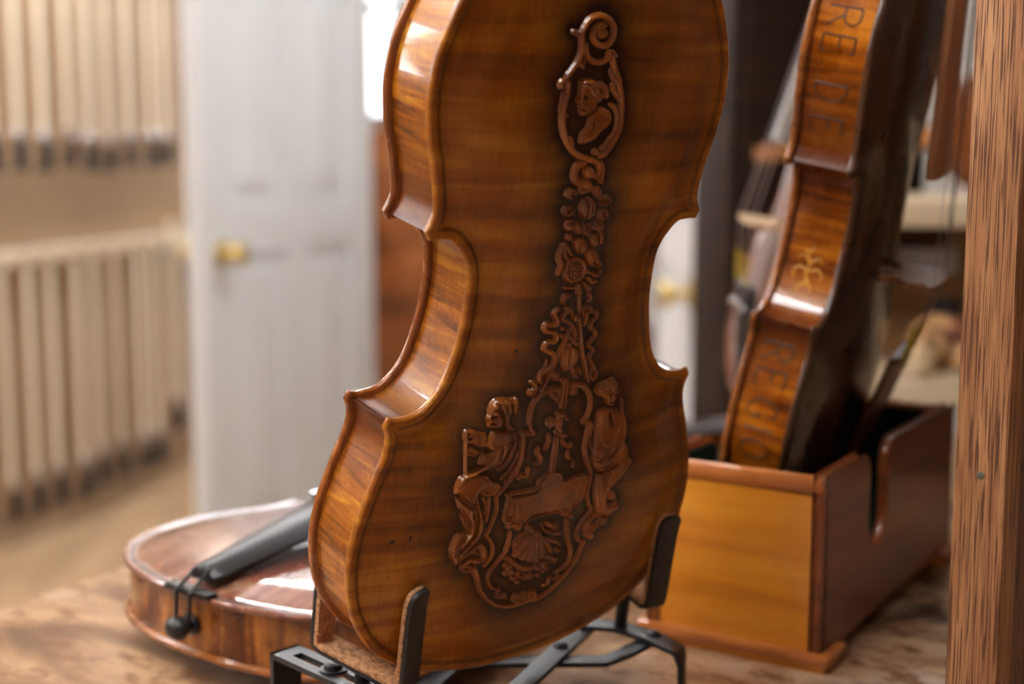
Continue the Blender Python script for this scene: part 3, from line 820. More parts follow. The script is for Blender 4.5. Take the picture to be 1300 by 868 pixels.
  ('E',[-23.3,75.5,-21.4,75.1,-23,73.7],0,2.0),
  ('E',[-16.8,76.5,-15.1,76.1,-16.5,74.9],0,2),
  ('E',[9.4,76,12.4,75.3,9.9,73.4],0,2.0),
  ('E',[-10.3,71.5,-7.4,70.9,-9.7,68.6],0,2.2),
  ('E',[14.1,73.3,16.6,72.7,14.5,71.1],0,1.9),
  ('S',[-23.8,76.6,-15.4,75],0.7,2),
  ('S',[-21.8,72.2,-21.8,66.9,-23.1,62],1.0,1.8),
  ('S',[11.6,72,14.4,63.5,17,56.7,18.9,52],1.0,1.8),
 ],
 'scroll_bearer_figure': [
  ('P',[-39.2,126.5,-35.3,126.6,-30.6,125.7,-28.4,123,-28.5,119.8,-31.6,115.9,-34.3,112,-35.9,108.9,-41.3,110.2,-45,110.8,-44.7,113.4,-43.4,116.4,-41.2,115.9,-38.6,116.9,-40.9,118.2,-41.7,121.5,-40.6,124.5],2.4,2.2),
  ('B',[-39.6,117.8,-37,117.4,-39.4,115.7],0,0.8),
  ('P',[-37.2,118.8,-33.8,119.5,-29.9,120.6,-29,118.8,-32.2,113.8,-35.1,109.4,-40.7,107.9,-48.1,105.8,-50.8,104.9,-52.3,105.8,-49.9,107.3,-44,109.1,-39.1,111.6,-37.7,114.6],2.0,3.0),
  ('P',[-41.6,136,-39.1,136.4,-36.7,134.6,-34.5,131.2,-35.3,128.1,-38.2,127.6,-41.8,128.5,-42.3,130.5,-43.1,133,-42.2,134.4],1.8,2.3),
  ('G',[-40.8,133.2,-38.8,133.6],0.45,0.8),
  ('G',[-40.9,130.2,-38.7,130.3],0.4,0.7),
  ('A',[-41.8,135.3,-42.4,132.9,-41.4,132.2],0.6,0.5),
  ('A',[-40.2,131.6,-38.5,131.1],0.5,0.3),
  ('P',[-40.7,140.5,-38.9,141.7,-34.7,141.7,-32.2,140.4,-31,135,-31.8,131.8,-30.9,129.1,-28.4,127.3,-29.3,125.9,-31.9,127.1,-33.9,130,-34.9,133.8,-37.4,136.6,-40.1,136.4,-42,134.4,-42.4,136.5,-41.7,139],1.4,2.7),
  ('B',[-39.2,138.4,-37.6,138.3,-39.1,137.1],0,0.7),
  ('B',[-39.1,135.7,-37.2,135.5,-39,134.4],0,0.7),
  ('B',[-36.2,137.9,-34.5,137.7,-36,136.3],0,0.7),
  ('B',[-34.5,139.6,-32.4,139.4,-34.3,138.3],0,0.7),
  ('B',[-34.8,135.1,-33.2,135,-34.6,133.3],0,0.7),
  ('B',[-33,137,-31.6,136.9,-32.7,135.1],0,0.7),
  ('B',[-40.7,139,-39.8,139,-40.7,137.6],0,0.7),
  ('B',[-37.8,140.4,-36.2,140.2,-37.7,139.3],0,0.7),
  ('G',[-38.3,139.4,-37.5,136.7],0.4,0.6),
  ('G',[-35.2,138.6,-34,135.3],0.4,0.6),
  ('S',[-29.4,140.6,-28.8,137.9,-29.2,135.3,-28.1,133.7],(2,1),2.4),
  ('S',[-26.6,135.8,-26.4,133.8],1.0,1.7),
  ('S',[-31.6,141.1,-30.3,138.6],1.0,2),
  ('S',[-33.4,130.5,-33.2,128.4,-30.8,126.7,-28.5,127.4],0.8,2.9),
  ('S',[-52.1,127.4,-52.6,124.6,-51.6,122.6,-49.5,122.6,-48.8,124.4,-50,125.7,-51,124.9],0.85,2.2),
  ('S',[-51.4,127,-48.4,126.4,-47.4,123.7,-48,121],1.0,2.2),
  ('P',[-48.4,126.6,-42.9,125.8,-42,123.1,-42.2,119.4,-46.2,119.7,-47.4,121.9,-47.2,124.8],1.2,1.7),
  ('S',[-51.7,119.6,-49.6,118.2,-46.2,116.5],0.75,2.3),
  ('S',[-51.8,118,-50.3,116.7,-47.4,115.7],0.75,2.3),
  ('S',[-50.1,120,-48.2,118.5,-46.1,117.3],0.75,2.3),
  ('S',[-52.3,121.7,-51.9,116.5,-51.4,111.1,-50.9,106.7],0.8,1.8),
  ('S',[-27.5,123.9,-26.6,118.4,-27.7,113.1,-30.1,109.1,-33.8,106.3],0.9,1.9),
  ('S',[-27.9,117.5,-28.9,113.3,-31.4,110.2,-35.2,107.6],0.8,1.6),
  ('S',[-22.1,122.1,-21.5,115.5,-23,109.1,-26.2,102.9,-29.3,99.5],1.0,1.9),
  ('S',[-25.1,123.6,-22.3,123.2,-19.3,122.7],0.9,1.8),
  ('A',[-32.9,118.8,-33,113.9,-34.8,109.7],0.6,0.5),
  ('G',[-34.1,117.3,-34.7,113.1],0.5,0.6),
  ('S',[-23.8,114.7,-25.4,109.5,-28.8,104,-32,101.2],0.7,1.4),
  ('P',[-53.2,106.2,-44.8,106.4,-40.8,104.6,-38,101.1,-42.5,97.7,-43.5,94.5,-41.4,88.3,-39,81.1,-39.1,75.2,-42.2,69.8,-46.9,65.5,-50.6,61.1,-53,63.3,-54.8,68.4,-53.9,73.8,-52.2,77,-47.9,77.6,-50.7,85,-53.8,92.9,-55.9,99,-55.2,103.7],3.2,3.0),
  ('G',[-54,97.2,-50,93.1,-44.7,89.6],1.0,1.3),
  ('G',[-44.8,93.9,-43,87,-42.7,79.3,-44.3,73.6,-49,67.7],0.7,1.1),
  ('G',[-45.6,85.9,-43.7,80.3,-44.9,74.6,-47.9,70.9],0.6,1.0),
  ('G',[-51.7,89.3,-47.2,81.8,-46.8,76.5],0.7,1.1),
  ('G',[-50,74.7,-51.7,70.8,-51.7,66.1],0.6,0.9),
  ('G',[-47.6,76.1,-49.8,71.3,-50,64.4],0.6,0.9),
  ('A',[-55.2,102.1,-52.3,106.1,-47,107.2],0.9,0.6),
  ('A',[-47.3,88.5,-45,81.4,-45.8,75.6,-49.5,70.4],0.8,0.5),
  ('A',[-41.7,85.9,-40.4,78.9,-42.5,73.3],0.8,0.5),
  ('E',[-38.2,98.5,-33.9,97.7,-37.8,95.1],0,1.6),
  ('S',[-47.6,101.6,-43.1,99.4,-40,95.6,-36.4,94.8,-33.6,96.9,-33.3,99.1,-36.9,99.9,-39.5,103,-41.4,105.1],1.1,2.3),
  ('S',[-36.8,92.6,-36.4,86.6,-37.1,80.4],0.8,1.7),
  ('S',[-40,93.1,-38.2,89.5,-38.4,84.3],0.7,1.5),
  ('S',[-23.4,103.6,-26.4,100,-30.3,95.6,-33,93],1.0,1.8),
  ('E',[-39.2,63.5,-35.5,62.7,-38.6,60],0,1.4),
  ('S',[-50.8,61.5,-46,64.5,-41.2,67.6,-38.6,69],1.4,2.2),
  ('S',[-38.6,69,-35.3,64.8,-35.4,60.4,-39,59.7,-42.9,61.2,-46.1,59.1,-45.6,56.3,-41.9,55.5,-39.6,56.1,-38,51.9],1.35,2.1),
  ('G',[-42.3,63.3,-38.6,62.5,-37,61.2],0.6,0.9),
  ('G',[-39.7,66.6,-38,64.5],0.6,0.8),
  ('E',[-42.5,57.6,-40.4,57.1,-42.2,55.9],0,1.5),
 ],
 'staff_bearer_figure': [
  ('P',[21,126.7,25.4,128,28.8,127,33,126.2,37.8,122.8,40.6,117.3,42.8,107.5,46.2,103,46.7,96.5,44.4,90.1,27.4,93.9,22.8,100.4,20.7,107.1,21.5,111.9,20.8,119.4],2.6,2.3),
  ('P',[21,125.4,25.1,125.4,27.9,119.9,28.5,113,30.6,110.1,33.9,113.1,35.6,117.7,37.7,119.8,37.6,116.7,35.4,111.6,31.4,107.3,26.9,108.2,23.2,114],1.8,3.0),
  ('P',[17.3,139.9,20.4,141.9,25,142.6,28.7,142.8,31.1,139.8,32.3,135.4,31.6,131.9,30.3,128.4,26.7,129.7,24,133.2,20.1,135.1,17.1,138],2.0,2.5),
  ('B',[19.4,139,21.8,138.5,19.8,136.9],0,0.8),
  ('B',[22.4,139.6,24.9,139.2,22.8,137.6],0,0.8),
  ('B',[26.1,140.6,28.6,140.2,26.4,138.6],0,0.8),
  ('B',[29.4,140.1,31.6,139.7,29.7,138.4],0,0.8),
  ('B',[24.8,136.3,26.8,136,25.1,134.7],0,0.8),
  ('B',[30.4,136.5,32.5,136.1,30.7,134.8],0,0.8),
  ('B',[22,135.5,24.1,135.1,22.3,133.7],0,0.8),
  ('B',[27.9,138,29.8,137.7,28.2,136.5],0,0.8),
  ('G',[25.1,135.8,27.3,135],0.4,0.8),
  ('G',[29.6,135,31.1,134.7],0.4,0.8),
  ('G',[27.6,131,29.9,130.6],0.4,0.7),
  ('A',[28.5,134.9,29.3,132.1],0.6,0.6),
  ('S',[36.8,130.4,37.4,124.7,40.1,119.3,41.6,114,41.4,108.3],1.0,2.3),
  ('G',[28.4,124.7,30,120.7,32.2,117.8],0.7,1.0),
  ('A',[22.3,103.1,28.2,101.7,32.5,103.9,36.1,107.1],1.0,0.8),
  ('A',[24,99.4,30.5,98,35.4,101.4,40.1,104.3],1.0,0.8),
  ('B',[25.5,105.5,29.2,104.7,26.1,102.2],0,0.7),
  ('G',[22.8,101.3,29.8,99.7,34.4,102.7,37.8,105.8],0.6,0.9),
  ('G',[25.7,102.3,30.4,102.3,33,105.2],0.5,0.7),
  ('G',[37.7,102.3,36.2,97.6,33.8,93.6],0.6,0.8),
  ('P',[21.3,103.5,47.9,97.9,47.4,91.5,42.4,86.6,37.7,82.9,36.2,79.6,37.7,75,41.6,73.5,44.5,74.6,45.8,70,41.2,68.9,33.4,70.4,30.2,73.2,26.9,84.7,26.1,93.8,22.6,98.6],3.0,3.0),
  ('E',[40.4,77.3,44,76.5,41.1,74],0,1.9),
  ('G',[27,94.5,32.5,94.7,39,96.2],0.9,1.2),
  ('G',[31.6,92.6,31.6,86.7],0.6,0.8),
  ('G',[34.8,92.5,33.6,87.7,33.2,84.5],0.6,0.8),
  ('G',[38.3,82.2,36.3,79,38,75.4,42.8,74.9],0.7,1.1),
  ('A',[22.4,101.6,27.1,99.3,32.2,100.1],1.0,0.7),
  ('A',[23.8,98.3,29.2,96.2,35,97.7],1.0,0.7),
  ('A',[29,90.2,30.8,82.1,34.6,74.5],0.9,0.5),
  ('S',[41.4,68.8,35,69.6,29.3,69.1,26.2,66.8,25.7,61.8],1.5,2.2),
  ('S',[35,63.3,30.9,61.9,27.1,59.6],1.5,2.0),
  ('E',[30.8,62.6,34,61.8,31.5,59.3],0,1.6),
  ('E',[30.6,57.5,33.4,56.8,31.1,55.4],0,1.7),
  ('E',[37.1,64,41.1,63,37.6,61.8],0,1.4),
  ('S',[34.1,67.3,38.2,65.7,40.2,66.8],1.0,1.6),
 ],
}
# ================================================================ carved relief of the violin back
def carve_height(ops, grid=.34, pad=4.0):
    allp = np.array([p for _, q, _, _ in ops for p in zip(q[0::2], q[1::2])])
    x0, y0 = allp.min(0)-pad; x1, y1 = allp.max(0)+pad
    xs = np.arange(x0, x1, grid); ys = np.arange(y0, y1, grid)
    H = np.zeros((len(xs), len(ys)))
    def window(lo, hi):
        i0 = max(0, int((lo[0]-x0)/grid)); i1 = min(len(xs), int((hi[0]-x0)/grid)+2)
        j0 = max(0, int((lo[1]-y0)/grid)); j1 = min(len(ys), int((hi[1]-y0)/grid)+2)
        X, Y = np.meshgrid(xs[i0:i1], ys[j0:j1], indexing='ij')
        return (slice(i0, i1), slice(j0, j1)), X, Y
    for kind, q, w, h in ops:
        P = np.array(list(zip(q[0::2], q[1::2])), float)
        if kind in 'SAG':
            c = resample(catmull(P, 8), .5) if len(P) > 2 else resample(P, .5)
            ww = np.linspace(*w, len(c)) if isinstance(w, tuple) else np.full(len(c), w)
            if kind == 'G': ww = ww*1.55
            if kind == 'S':                       # taper the very ends of a strand
                e = np.minimum(np.arange(len(c)), np.arange(len(c))[::-1])*.5
                ww = ww*np.clip(.62+e/2.5, 0, 1)
            m = ww.max()*1.05
            sl, X, Y = window(c.min(0)-m, c.max(0)+m)
            best = np.full(X.shape, 9e9)
            for (a, b), r in zip(c, ww):
                np.minimum(best, ((X-a)**2+(Y-b)**2)/(r*r), out=best)
            prof = np.sqrt(np.clip(1-best, 0, 1))
            if kind == 'S': H[sl] = np.maximum(H[sl], h*np.where(prof > 0, .15+.85*prof, 0))
            elif kind == 'A': H[sl] = H[sl]+1.6*h*prof*(H[sl] > .3)
            else: H[sl] = np.maximum(H[sl]-2.2*h*prof*(H[sl] > 0), np.where(H[sl] > 0, .12, 0))
        elif kind == 'P':
            c = resample(catmull(P, 6, True), .7)
            sl, X, Y = window(c.min(0)-.5, c.max(0)+.5)
            pts = np.stack([X.ravel(), Y.ravel()], 1)
            ins = inside(pts, c)
            d = np.zeros(len(pts)); d[ins] = seg_dist(pts[ins], c)
            t = np.clip(d/w, 0, 1)
            H[sl] = np.maximum(H[sl], (h*np.where(ins, .25+.75*np.sqrt(1-(1-t)**2), 0)).reshape(X.shape))
        else:                                     # E, B: ellipsoid boss
            c, a, b = P; M2 = np.array([a-c, b-c]).T
            if abs(np.linalg.det(M2)) < 1e-6: continue
            r = np.abs(M2).sum(1)
            sl, X, Y = window(c-r, c+r)
            iv = np.linalg.inv(M2)
            U = iv[0,0]*(X-c[0])+iv[0,1]*(Y-c[1]); Vv = iv[1,0]*(X-c[0])+iv[1,1]*(Y-c[1])
            prof = np.sqrt(np.clip(1-U*U-Vv*Vv, 0, 1))
            if kind == 'E': H[sl] = np.maximum(H[sl], h*np.where(prof > 0, .1+.9*prof, 0))
            else: H[sl] = H[sl]+1.5*h*prof*(H[sl] > .3)
    for _ in range(1):                            # soften tool marks a little
        H = .7*H+.075*(np.roll(H, 1, 0)+np.roll(H, -1, 0)+np.roll(H, 1, 1)+np.roll(H, -1, 1))
    return xs, ys, H
CARVED_PTS = []
def carve_mesh(name, ops):
    xs, ys, H = carve_height(ops)
    X, Y = np.meshgrid(xs, ys, indexing='ij')
    on = H > .03
    CARVED_PTS.append(np.stack([X[on][::14], Y[on][::14]], 1))
    cell = on[:-1,:-1] | on[1:,:-1] | on[:-1,1:] | on[1:,1:]
    need = np.zeros(H.shape, bool)
    need[:-1,:-1] |= cell; need[1:,:-1] |= cell; need[:-1,1:] |= cell; need[1:,1:] |= cell
    idx = -np.ones(H.shape, int); idx[need] = np.arange(need.sum())
    P = np.stack([X[need], Y[need]], 1)
    z = arch(P)+H[need]*1.08-.15
    i, j = np.nonzero(cell)
    F = np.stack([idx[i,j], idx[i+1,j], idx[i+1,j+1], idx[i,j+1]], 1)
    me = bpy.data.meshes.new(name)
    me.from_pydata((np.column_stack([P, z])*MM).tolist(), [], F.tolist())
    me.polygons.foreach_set('use_smooth', [True]*len(me.polygons)); me.update()
    return me
# ================================================================ materials
M_DARKVAR = plain('dark_purfling', srgb(38,20,10), .5)
M_EBONY = plain('black_ebony', srgb(20,18,18), .42)
M_EBONY2 = plain('grey_sheen_ebony', srgb(60,60,64), .2, coat=1.0)
M_STEEL = plain('polished_steel', srgb(190,190,195), .22, metal=1.0)
M_STRING = plain('silver_string', srgb(170,168,175), .3, metal=.9)
M_WINDING = plain('yellow_silk_winding', srgb(175,150,40), .6)
M_BRIDGE = plain('pale_maple_bridge', srgb(205,175,135), .5)
M_BACK1 = varnish('amber_varnish_flamed_back', srgb(92,42,5), srgb(152,86,11), srgb(204,138,28), (8,105,8), blotch=15, rough=.36, coat=.4, patina_shade=srgb(46,16,4), flame_amt=.32)
M_RIB1 = varnish('golden_varnish_flamed_rib', srgb(86,36,4), srgb(164,92,10), srgb(218,152,32), (260,260,26), (.35,.25,0), blotch=18, rough=.36, coat=.75, flame_amt=.36, corner=srgb(80,28,6), bmp=.03, crough=.03)
M_CARVE = varnish('amber_varnish_carving', srgb(84,38,6), srgb(134,70,13), srgb(172,100,25), (60,60,60), blotch=40, rough=.34, coat=1.0, flame_amt=.2, bmp=.03, crough=.04, cior=1.5)
M_BELLY1 = varnish('orange_brown_varnish_belly', srgb(100,48,16), srgb(140,76,28), srgb(172,104,44), (220,6,60), blotch=12, flame_amt=.25)
M_RIB2 = varnish('orange_varnish_rib', srgb(78,33,5), srgb(154,80,10), srgb(212,132,24), (60,150,12), (0,0,.15), blotch=18, rough=.28, coat=.5, flame_amt=.45, corner=srgb(84,36,12))
M_BELLY2 = varnish('dark_brown_varnish_belly', srgb(46,26,14), srgb(70,42,22), srgb(96,60,32), (260,6,60), blotch=12, rough=.3, flame_amt=.2)
M_BACK2 = varnish('brown_varnish_back', srgb(90,46,16), srgb(132,74,28), srgb(168,104,44), (9,150,9), blotch=12, flame_amt=.3)
M_TOPV = varnish('worn_red_brown_varnish_top', srgb(74,34,26), srgb(108,58,44), srgb(142,92,70), (160,6,60), blotch=11, rough=.24, coat=.8, flame_amt=.3, worn=srgb(170,132,104))
M_RIBV = varnish('worn_golden_brown_rib', srgb(48,18,9), srgb(98,48,18), srgb(176,110,44), (60,60,10), blotch=22, rough=.24, coat=.6, flame_amt=.5)
M_NECK = varnish('maple_neck', srgb(120,70,32), srgb(165,108,58), srgb(195,140,84), (160,12,160), flame_amt=.3)
M_BOARD2 = planks('carved_brown_fingerboard', srgb(138,94,60), srgb(178,128,88), srgb(202,152,108), (300,8,300), rough=.42)
M_TAIL2 = planks('brown_wood_fittings', srgb(60,34,20), srgb(88,54,32), srgb(112,72,44), (300,8,300), rough=.35, coat=.3)
M_BRIDGE2 = plain('aged_maple_bridge', srgb(140,100,72), .45)

MATS1 = dict(back=M_BACK1, belly=M_BELLY1, rib=M_RIB1, dark=M_DARKVAR, neck=M_NECK, board=M_EBONY, tail=M_EBONY, bridge=M_BRIDGE, string=M_STRING, metal=M_STEEL, winding=M_WINDING)
MATS2 = dict(MATS1, back=M_BACK2, belly=M_BELLY2, rib=M_RIB2, board=M_BOARD2, tail=M_TAIL2, bridge=M_BRIDGE2)
MATSV = dict(MATS1, back=M_BACK2, belly=M_TOPV, rib=M_RIBV)

# ================================================================ room shell
LW = Vector((.30, .954, 0)).normalized()          # the bow wall runs this way, away from the lens
LN = Vector((LW.y, -LW.x, 0))                     # into the room
L0 = Vector((-1.56, 4.2, 0))
def wall_mesh(a, b, z0, z1, thick, out, name):
    a = Vector(a); b = Vector(b); o = Vector(out)*thick; mb = MB()
    mb.add([(a.x,a.y,z0),(b.x,b.y,z0),(b.x,b.y,z1),(a.x,a.y,z1),(a.x+o.x,a.y+o.y,z0),(b.x+o.x,b.y+o.y,z0),(b.x+o.x,b.y+o.y,z1),(a.x+o.x,a.y+o.y,z1)],
           [(0,1,2,3),(7,6,5,4),(0,4,5,1),(1,5,6,2),(2,6,7,3),(3,7,4,0)])
    return mb.mesh(name, 1, smooth=False)
m, nt, b = new_mat('tan_plaster'); nt.links.new(ramp(nt, noise(nt, coords(nt, (1.2,1.2,1.2)), 1, 4), [(.3, srgb(150,122,94)), (.7, srgb(170,142,112))]), b.inputs['Base Color']); b.inputs['Roughness'].default_value = .8; M_TAN = m
m, nt, b = new_mat('grey_white_plaster'); nt.links.new(ramp(nt, noise(nt, coords(nt, (1.5,1.5,1.5)), 1, 4), [(.3, srgb(206,204,200)), (.7, srgb(224,222,218))]), b.inputs['Base Color']); b.inputs['Roughness'].default_value = .7; M_WALL = m
M_DARKPANEL = planks('dark_wall_panelling', srgb(40,26,18), srgb(58,38,26), srgb(74,50,34), (3,3,1), rough=.5)
M_HOUSE = plain('white_enamel', srgb(235,235,232), .4)
M_CEIL = plain('white_ceiling', srgb(232,230,226), .8)
M_FLOOR = planks('tan_floor_boards', srgb(140,112,84), srgb(166,136,104), srgb(184,154,122), (6,1.2,6), (0,0,.36), rough=.5)
mb = MB(); mb.box(-5,5,-3,8.5,-.06,0); struct(obj('floor', mb.mesh('floor',1,smooth=False), M_FLOOR), 'tan wooden floor below the bow wall', 'floor')
mb = MB(); mb.box(-5,5,-3,8.5,2.75,2.85); struct(obj('ceiling', mb.mesh('ceiling',1,smooth=False), M_CEIL), 'white ceiling with fluorescent fixtures', 'ceiling')
a = L0-LW*6.5; e = L0+LW*2.45
V0, V1, VZ0, VZ1 = -3.05, -2.45, 1.45, 2.55         # opening of the sash window, measured along the wall
wl = struct(obj('wall_left', wall_mesh(L0+LW*V1, e, 0, 2.75, .1, -LN, 'wall_left'), M_TAN), 'tan wall hung with rows of violin bows', 'wall')
for s0, s1, z0, z1 in ((-6.5, V0, 0, 2.75), (V0, V1, 0, VZ0), (V0, V1, VZ1, 2.75)):
    obj('wall_piece', wall_mesh(L0+LW*s0, L0+LW*s1, z0, z1, .1, -LN, 'wall_piece'), M_TAN, wl)
cB = e                                           # back corner
BK = LN
# back wall with a window opening
def onback(s, z, off=0.0): p = cB+BK*s+LW*off; return Vector((p.x, p.y, z))
def back_piece(name, s0, s1, z0, z1):
    p, q = cB+BK*s0, cB+BK*s1
    return wall_mesh(p, q, z0, z1, .12, LW, name)
WS0, WS1, WZ0, WZ1 = .03, .63, 1.30, 2.2
mb = MB()
bw = obj('wall_back', back_piece('wall_back', WS1, 4.6, 0, 2.75), M_WALL); struct(bw, 'white back wall beside the bright window', 'wall')
for k, (s0, s1, z0, z1) in enumerate(((-.02, WS0, 0, 2.75), (WS0, WS1, 0, WZ0), (WS0, WS1, WZ1, 2.75))):
    obj('wall_piece', back_piece('wall_piece', s0, s1, z0, z1), M_WALL, bw)
struct(obj('wall_right', wall_mesh((2.6,-3,0), (2.6,8,0), 0, 2.75, .1, (1,0,0), 'wall_right'), M_DARKPANEL), 'dark panelled wall on the right of the shop', 'wall')
# window
M_WFRAME = plain('grey_window_frame', srgb(88,82,78), .5)
M_DAY1 = plain('pale_daylight_pane', srgb(240,244,250), .3, emit=(.93,.97,1,1), estr=2.2)
M_DAY = plain('bright_daylight_pane', srgb(240,244,250), .3, emit=(.93,.97,1,1), estr=WINDOW_STRENGTH)
wroot = empty('window_1'); struct(wroot, 'overexposed window with dark glazing bars behind the white door', 'window')
def back_box(name, s0, s1, z0, z1, o0, o1, mat, par):
    p = [onback(s0,z0,o0), onback(s1,z0,o0), onback(s1,z0,o1), onback(s0,z0,o1)]
    mb = MB(); mb.add([(q.x,q.y,z0) for q in p]+[(q.x,q.y,z1) for q in p], [(0,3,2,1),(4,5,6,7),(0,1,5,4),(1,2,6,5),(2,3,7,6),(3,0,4,7)])
    return obj(name, mb.mesh(name, 1, smooth=False), mat, par)
ncol, nrow = 2, 2
rowz = [WZ0+.03, WZ0+.535, WZ1]
colx = [WS0+(WS1-WS0)*i/ncol for i in range(ncol+1)]
for i in range(ncol):
    for j in range(nrow):
        back_box('pane', colx[i]+.012, colx[i+1]-.012, rowz[j]+.012, rowz[j+1]-.012, .05, .056, M_DAY1, wroot)
for s in colx: back_box('glazing_bar', s-.024, s+.024, WZ0, WZ1, .03, .07, M_WFRAME, wroot)
for z in rowz: back_box('glazing_bar', WS0, WS1, z-.024, z+.024, .028, .072, M_WFRAME, wroot)
back_box('window_sill', WS0-.04, WS1+.04, WZ0-.05, WZ0, -.06, .05, M_WALL, wroot)

def left_box(name, s0, s1, z0, z1, o0, o1, mat, par):
    p = [L0+LW*s0-LN*o0, L0+LW*s1-LN*o0, L0+LW*s1-LN*o1, L0+LW*s0-LN*o1]
    mb = MB(); mb.add([(q.x,q.y,z0) for q in p]+[(q.x,q.y,z1) for q in p], [(0,3,2,1),(4,5,6,7),(0,1,5,4),(1,2,6,5),(2,3,7,6),(3,0,4,7)])
    return obj(name, mb.mesh(name, 1, smooth=False), mat, par)
w2 = empty('window_2'); struct(w2, 'double-hung sash window in the tan wall left of the table', 'window')
for z0, z1 in ((VZ0+.05, VZ0+.50), (VZ0+.60, VZ1-.05)): left_box('pane', V0+.04, V1-.04, z0, z1, .05, .056, M_DAY, w2)
for z0, z1 in ((VZ0, VZ0+.05), (VZ0+.50, VZ0+.60), (VZ1-.05, VZ1)): left_box('sash_rail', V0, V1, z0, z1, .02, .08, M_HOUSE, w2)
for s0, s1 in ((V0, V0+.04), (V1-.04, V1)): left_box('sash_stile', s0, s1, VZ0, VZ1, .02, .08, M_HOUSE, w2)
left_box('window_sill', V0-.05, V1+.05, VZ0-.04, VZ0, -.06, .02, M_HOUSE, w2)
# ceiling fixtures: two bare tubes in a white housing
M_TUBE = plain('lit_fluorescent_tube', (1,1,1,1), .4, emit=(.97,.98,1.0,1), estr=TUBE_STRENGTH)
hb = MB(); hb.box(-.66,.66,-.16,.16,0,.05); HB = hb.mesh('housing', 1, smooth=False, bevel=.01)
tb = MB(); tb.tube([(-.6,0,0),(.6,0,0)], .02, 10); TBM = tb.mesh('tube', 1)
eb = MB(); eb.box(-.02,.02,-.13,.13,-.07,0); EB = eb.mesh('lamp_holder', 1, smooth=False)
for k, (x, y, rz, where) in enumerate(((-1.95,2.35,.6,'above the bow wall side'), (-2.2,.75,.6,'left of the work table'), (-2.2,-.9,.6,'over the shop entrance'), (-.75,3.6,.6,'above the middle of the shop'), (-.55,.0,.6,'over the front of the table'), (-.9,5.2,.6,'near the far window'), (.55,2.75,.6,'added to brighten the open white door'))):  # last fixture is an added lamp that brightens the open door
    r = empty('ceiling_light', (x, y, 2.70), rz); tag(r, 'white twin-tube fluorescent ceiling light '+where, 'ceiling light', 'ceiling lights')  # the last one is an added lamp for the open door
    obj('housing', HB, M_HOUSE, r)
    for s in (-.62, .62): obj('lamp_holder', EB, M_HOUSE, r, (s, 0, 0))
    for s in (-.075, .075): obj('tube', TBM, M_TUBE, r, (0, s, -.045))

# ================================================================ white six-panel door standing open
M_DOOR = plain('white_door_paint', srgb(226,226,226), .42)
M_BRASS = plain('polished_brass', srgb(206,182,120), .3, metal=1.0)
def panel_door(name, p0, p1, height, knob, label, thick=.044, knobside=-1):
    p0, p1 = Vector(p0), Vector(p1); d = p1-p0; w = d.length; rz = math.atan2(d.y, d.x)
    r = empty(name, (p0.x, p0.y, .01), rz)
    struct(r, label, 'door')
    st = .115*w/.76; cx = [(st, w/2-st*.42), (w/2+st*.42, w-st)]
    rz_ = [(.22, .92), (1.04, 1.62), (1.72, 1.92)]
    # stiles and rails: leaf with recessed fields
    core = MB(); core.box(0, w, -thick/2+.016, thick/2-.016, 0, height); obj('leaf_core', core.mesh('leaf_core',1,smooth=False), M_DOOR, r)
    fr = MB()
    xs = [0, cx[0][0], cx[0][1], cx[1][0], cx[1][1], w]
    for a, b in ((xs[0],xs[1]),(xs[2],xs[3]),(xs[4],xs[5])): fr.box(a,b,-thick/2,thick/2,0,height)
    zs = [(0,rz_[0][0]),(rz_[0][1],rz_[1][0]),(rz_[1][1],rz_[2][0]),(rz_[2][1],height)]
    for z0, z1 in zs:
        for a, b in ((xs[1],xs[2]),(xs[3],xs[4])): fr.box(a,b,-thick/2,thick/2,z0,z1)
    obj('frame', fr.mesh('frame',1,smooth=False), M_DOOR, r)
    for a, b in cx:
        for z0, z1 in rz_:
            for s in (-1, 1):
                mb = MB(); m1, m2 = .018, .062; y0, y1 = s*(thick/2-.0165), s*(thick/2-.003)
                mb.loft([[(a+m1,y0,z0+m1),(b-m1,y0,z0+m1),(b-m1,y0,z1-m1),(a+m1,y0,z1-m1)],[(a+m2,y1,z0+m2),(b-m2,y1,z0+m2),(b-m2,y1,z1-m2),(a+m2,y1,z1-m2)]])
                obj('panel', mb.mesh('panel',1,smooth=False), M_DOOR, r)
    kx, kz = knob
    for s in (-1, 1):
        kb = MB(); kb.lathe([(0,0),(.031,0),(.033,.004),(.028,.008),(.012,.012),(.011,.03),(.018,.036),(.027,.045),(.0285,.056),(.024,.066),(.012,.071),(0,.072)], 24, (kx, s*thick/2, kz), (0,s,0))
        obj('door_knob', kb.mesh('door_knob',1), M_BRASS, r)
    return r
panel_door('door_1', (-.760,3.30,0), (-.425,4.02,0), 2.03, (.075,.93), 'white six-panel door with round brass knob standing open')
panel_door('door_2', (.402,2.60,0), (.376,3.40,0), 2.03, (.235,.885), 'white door seen edge-on with brass knob beside the dark cabinet')

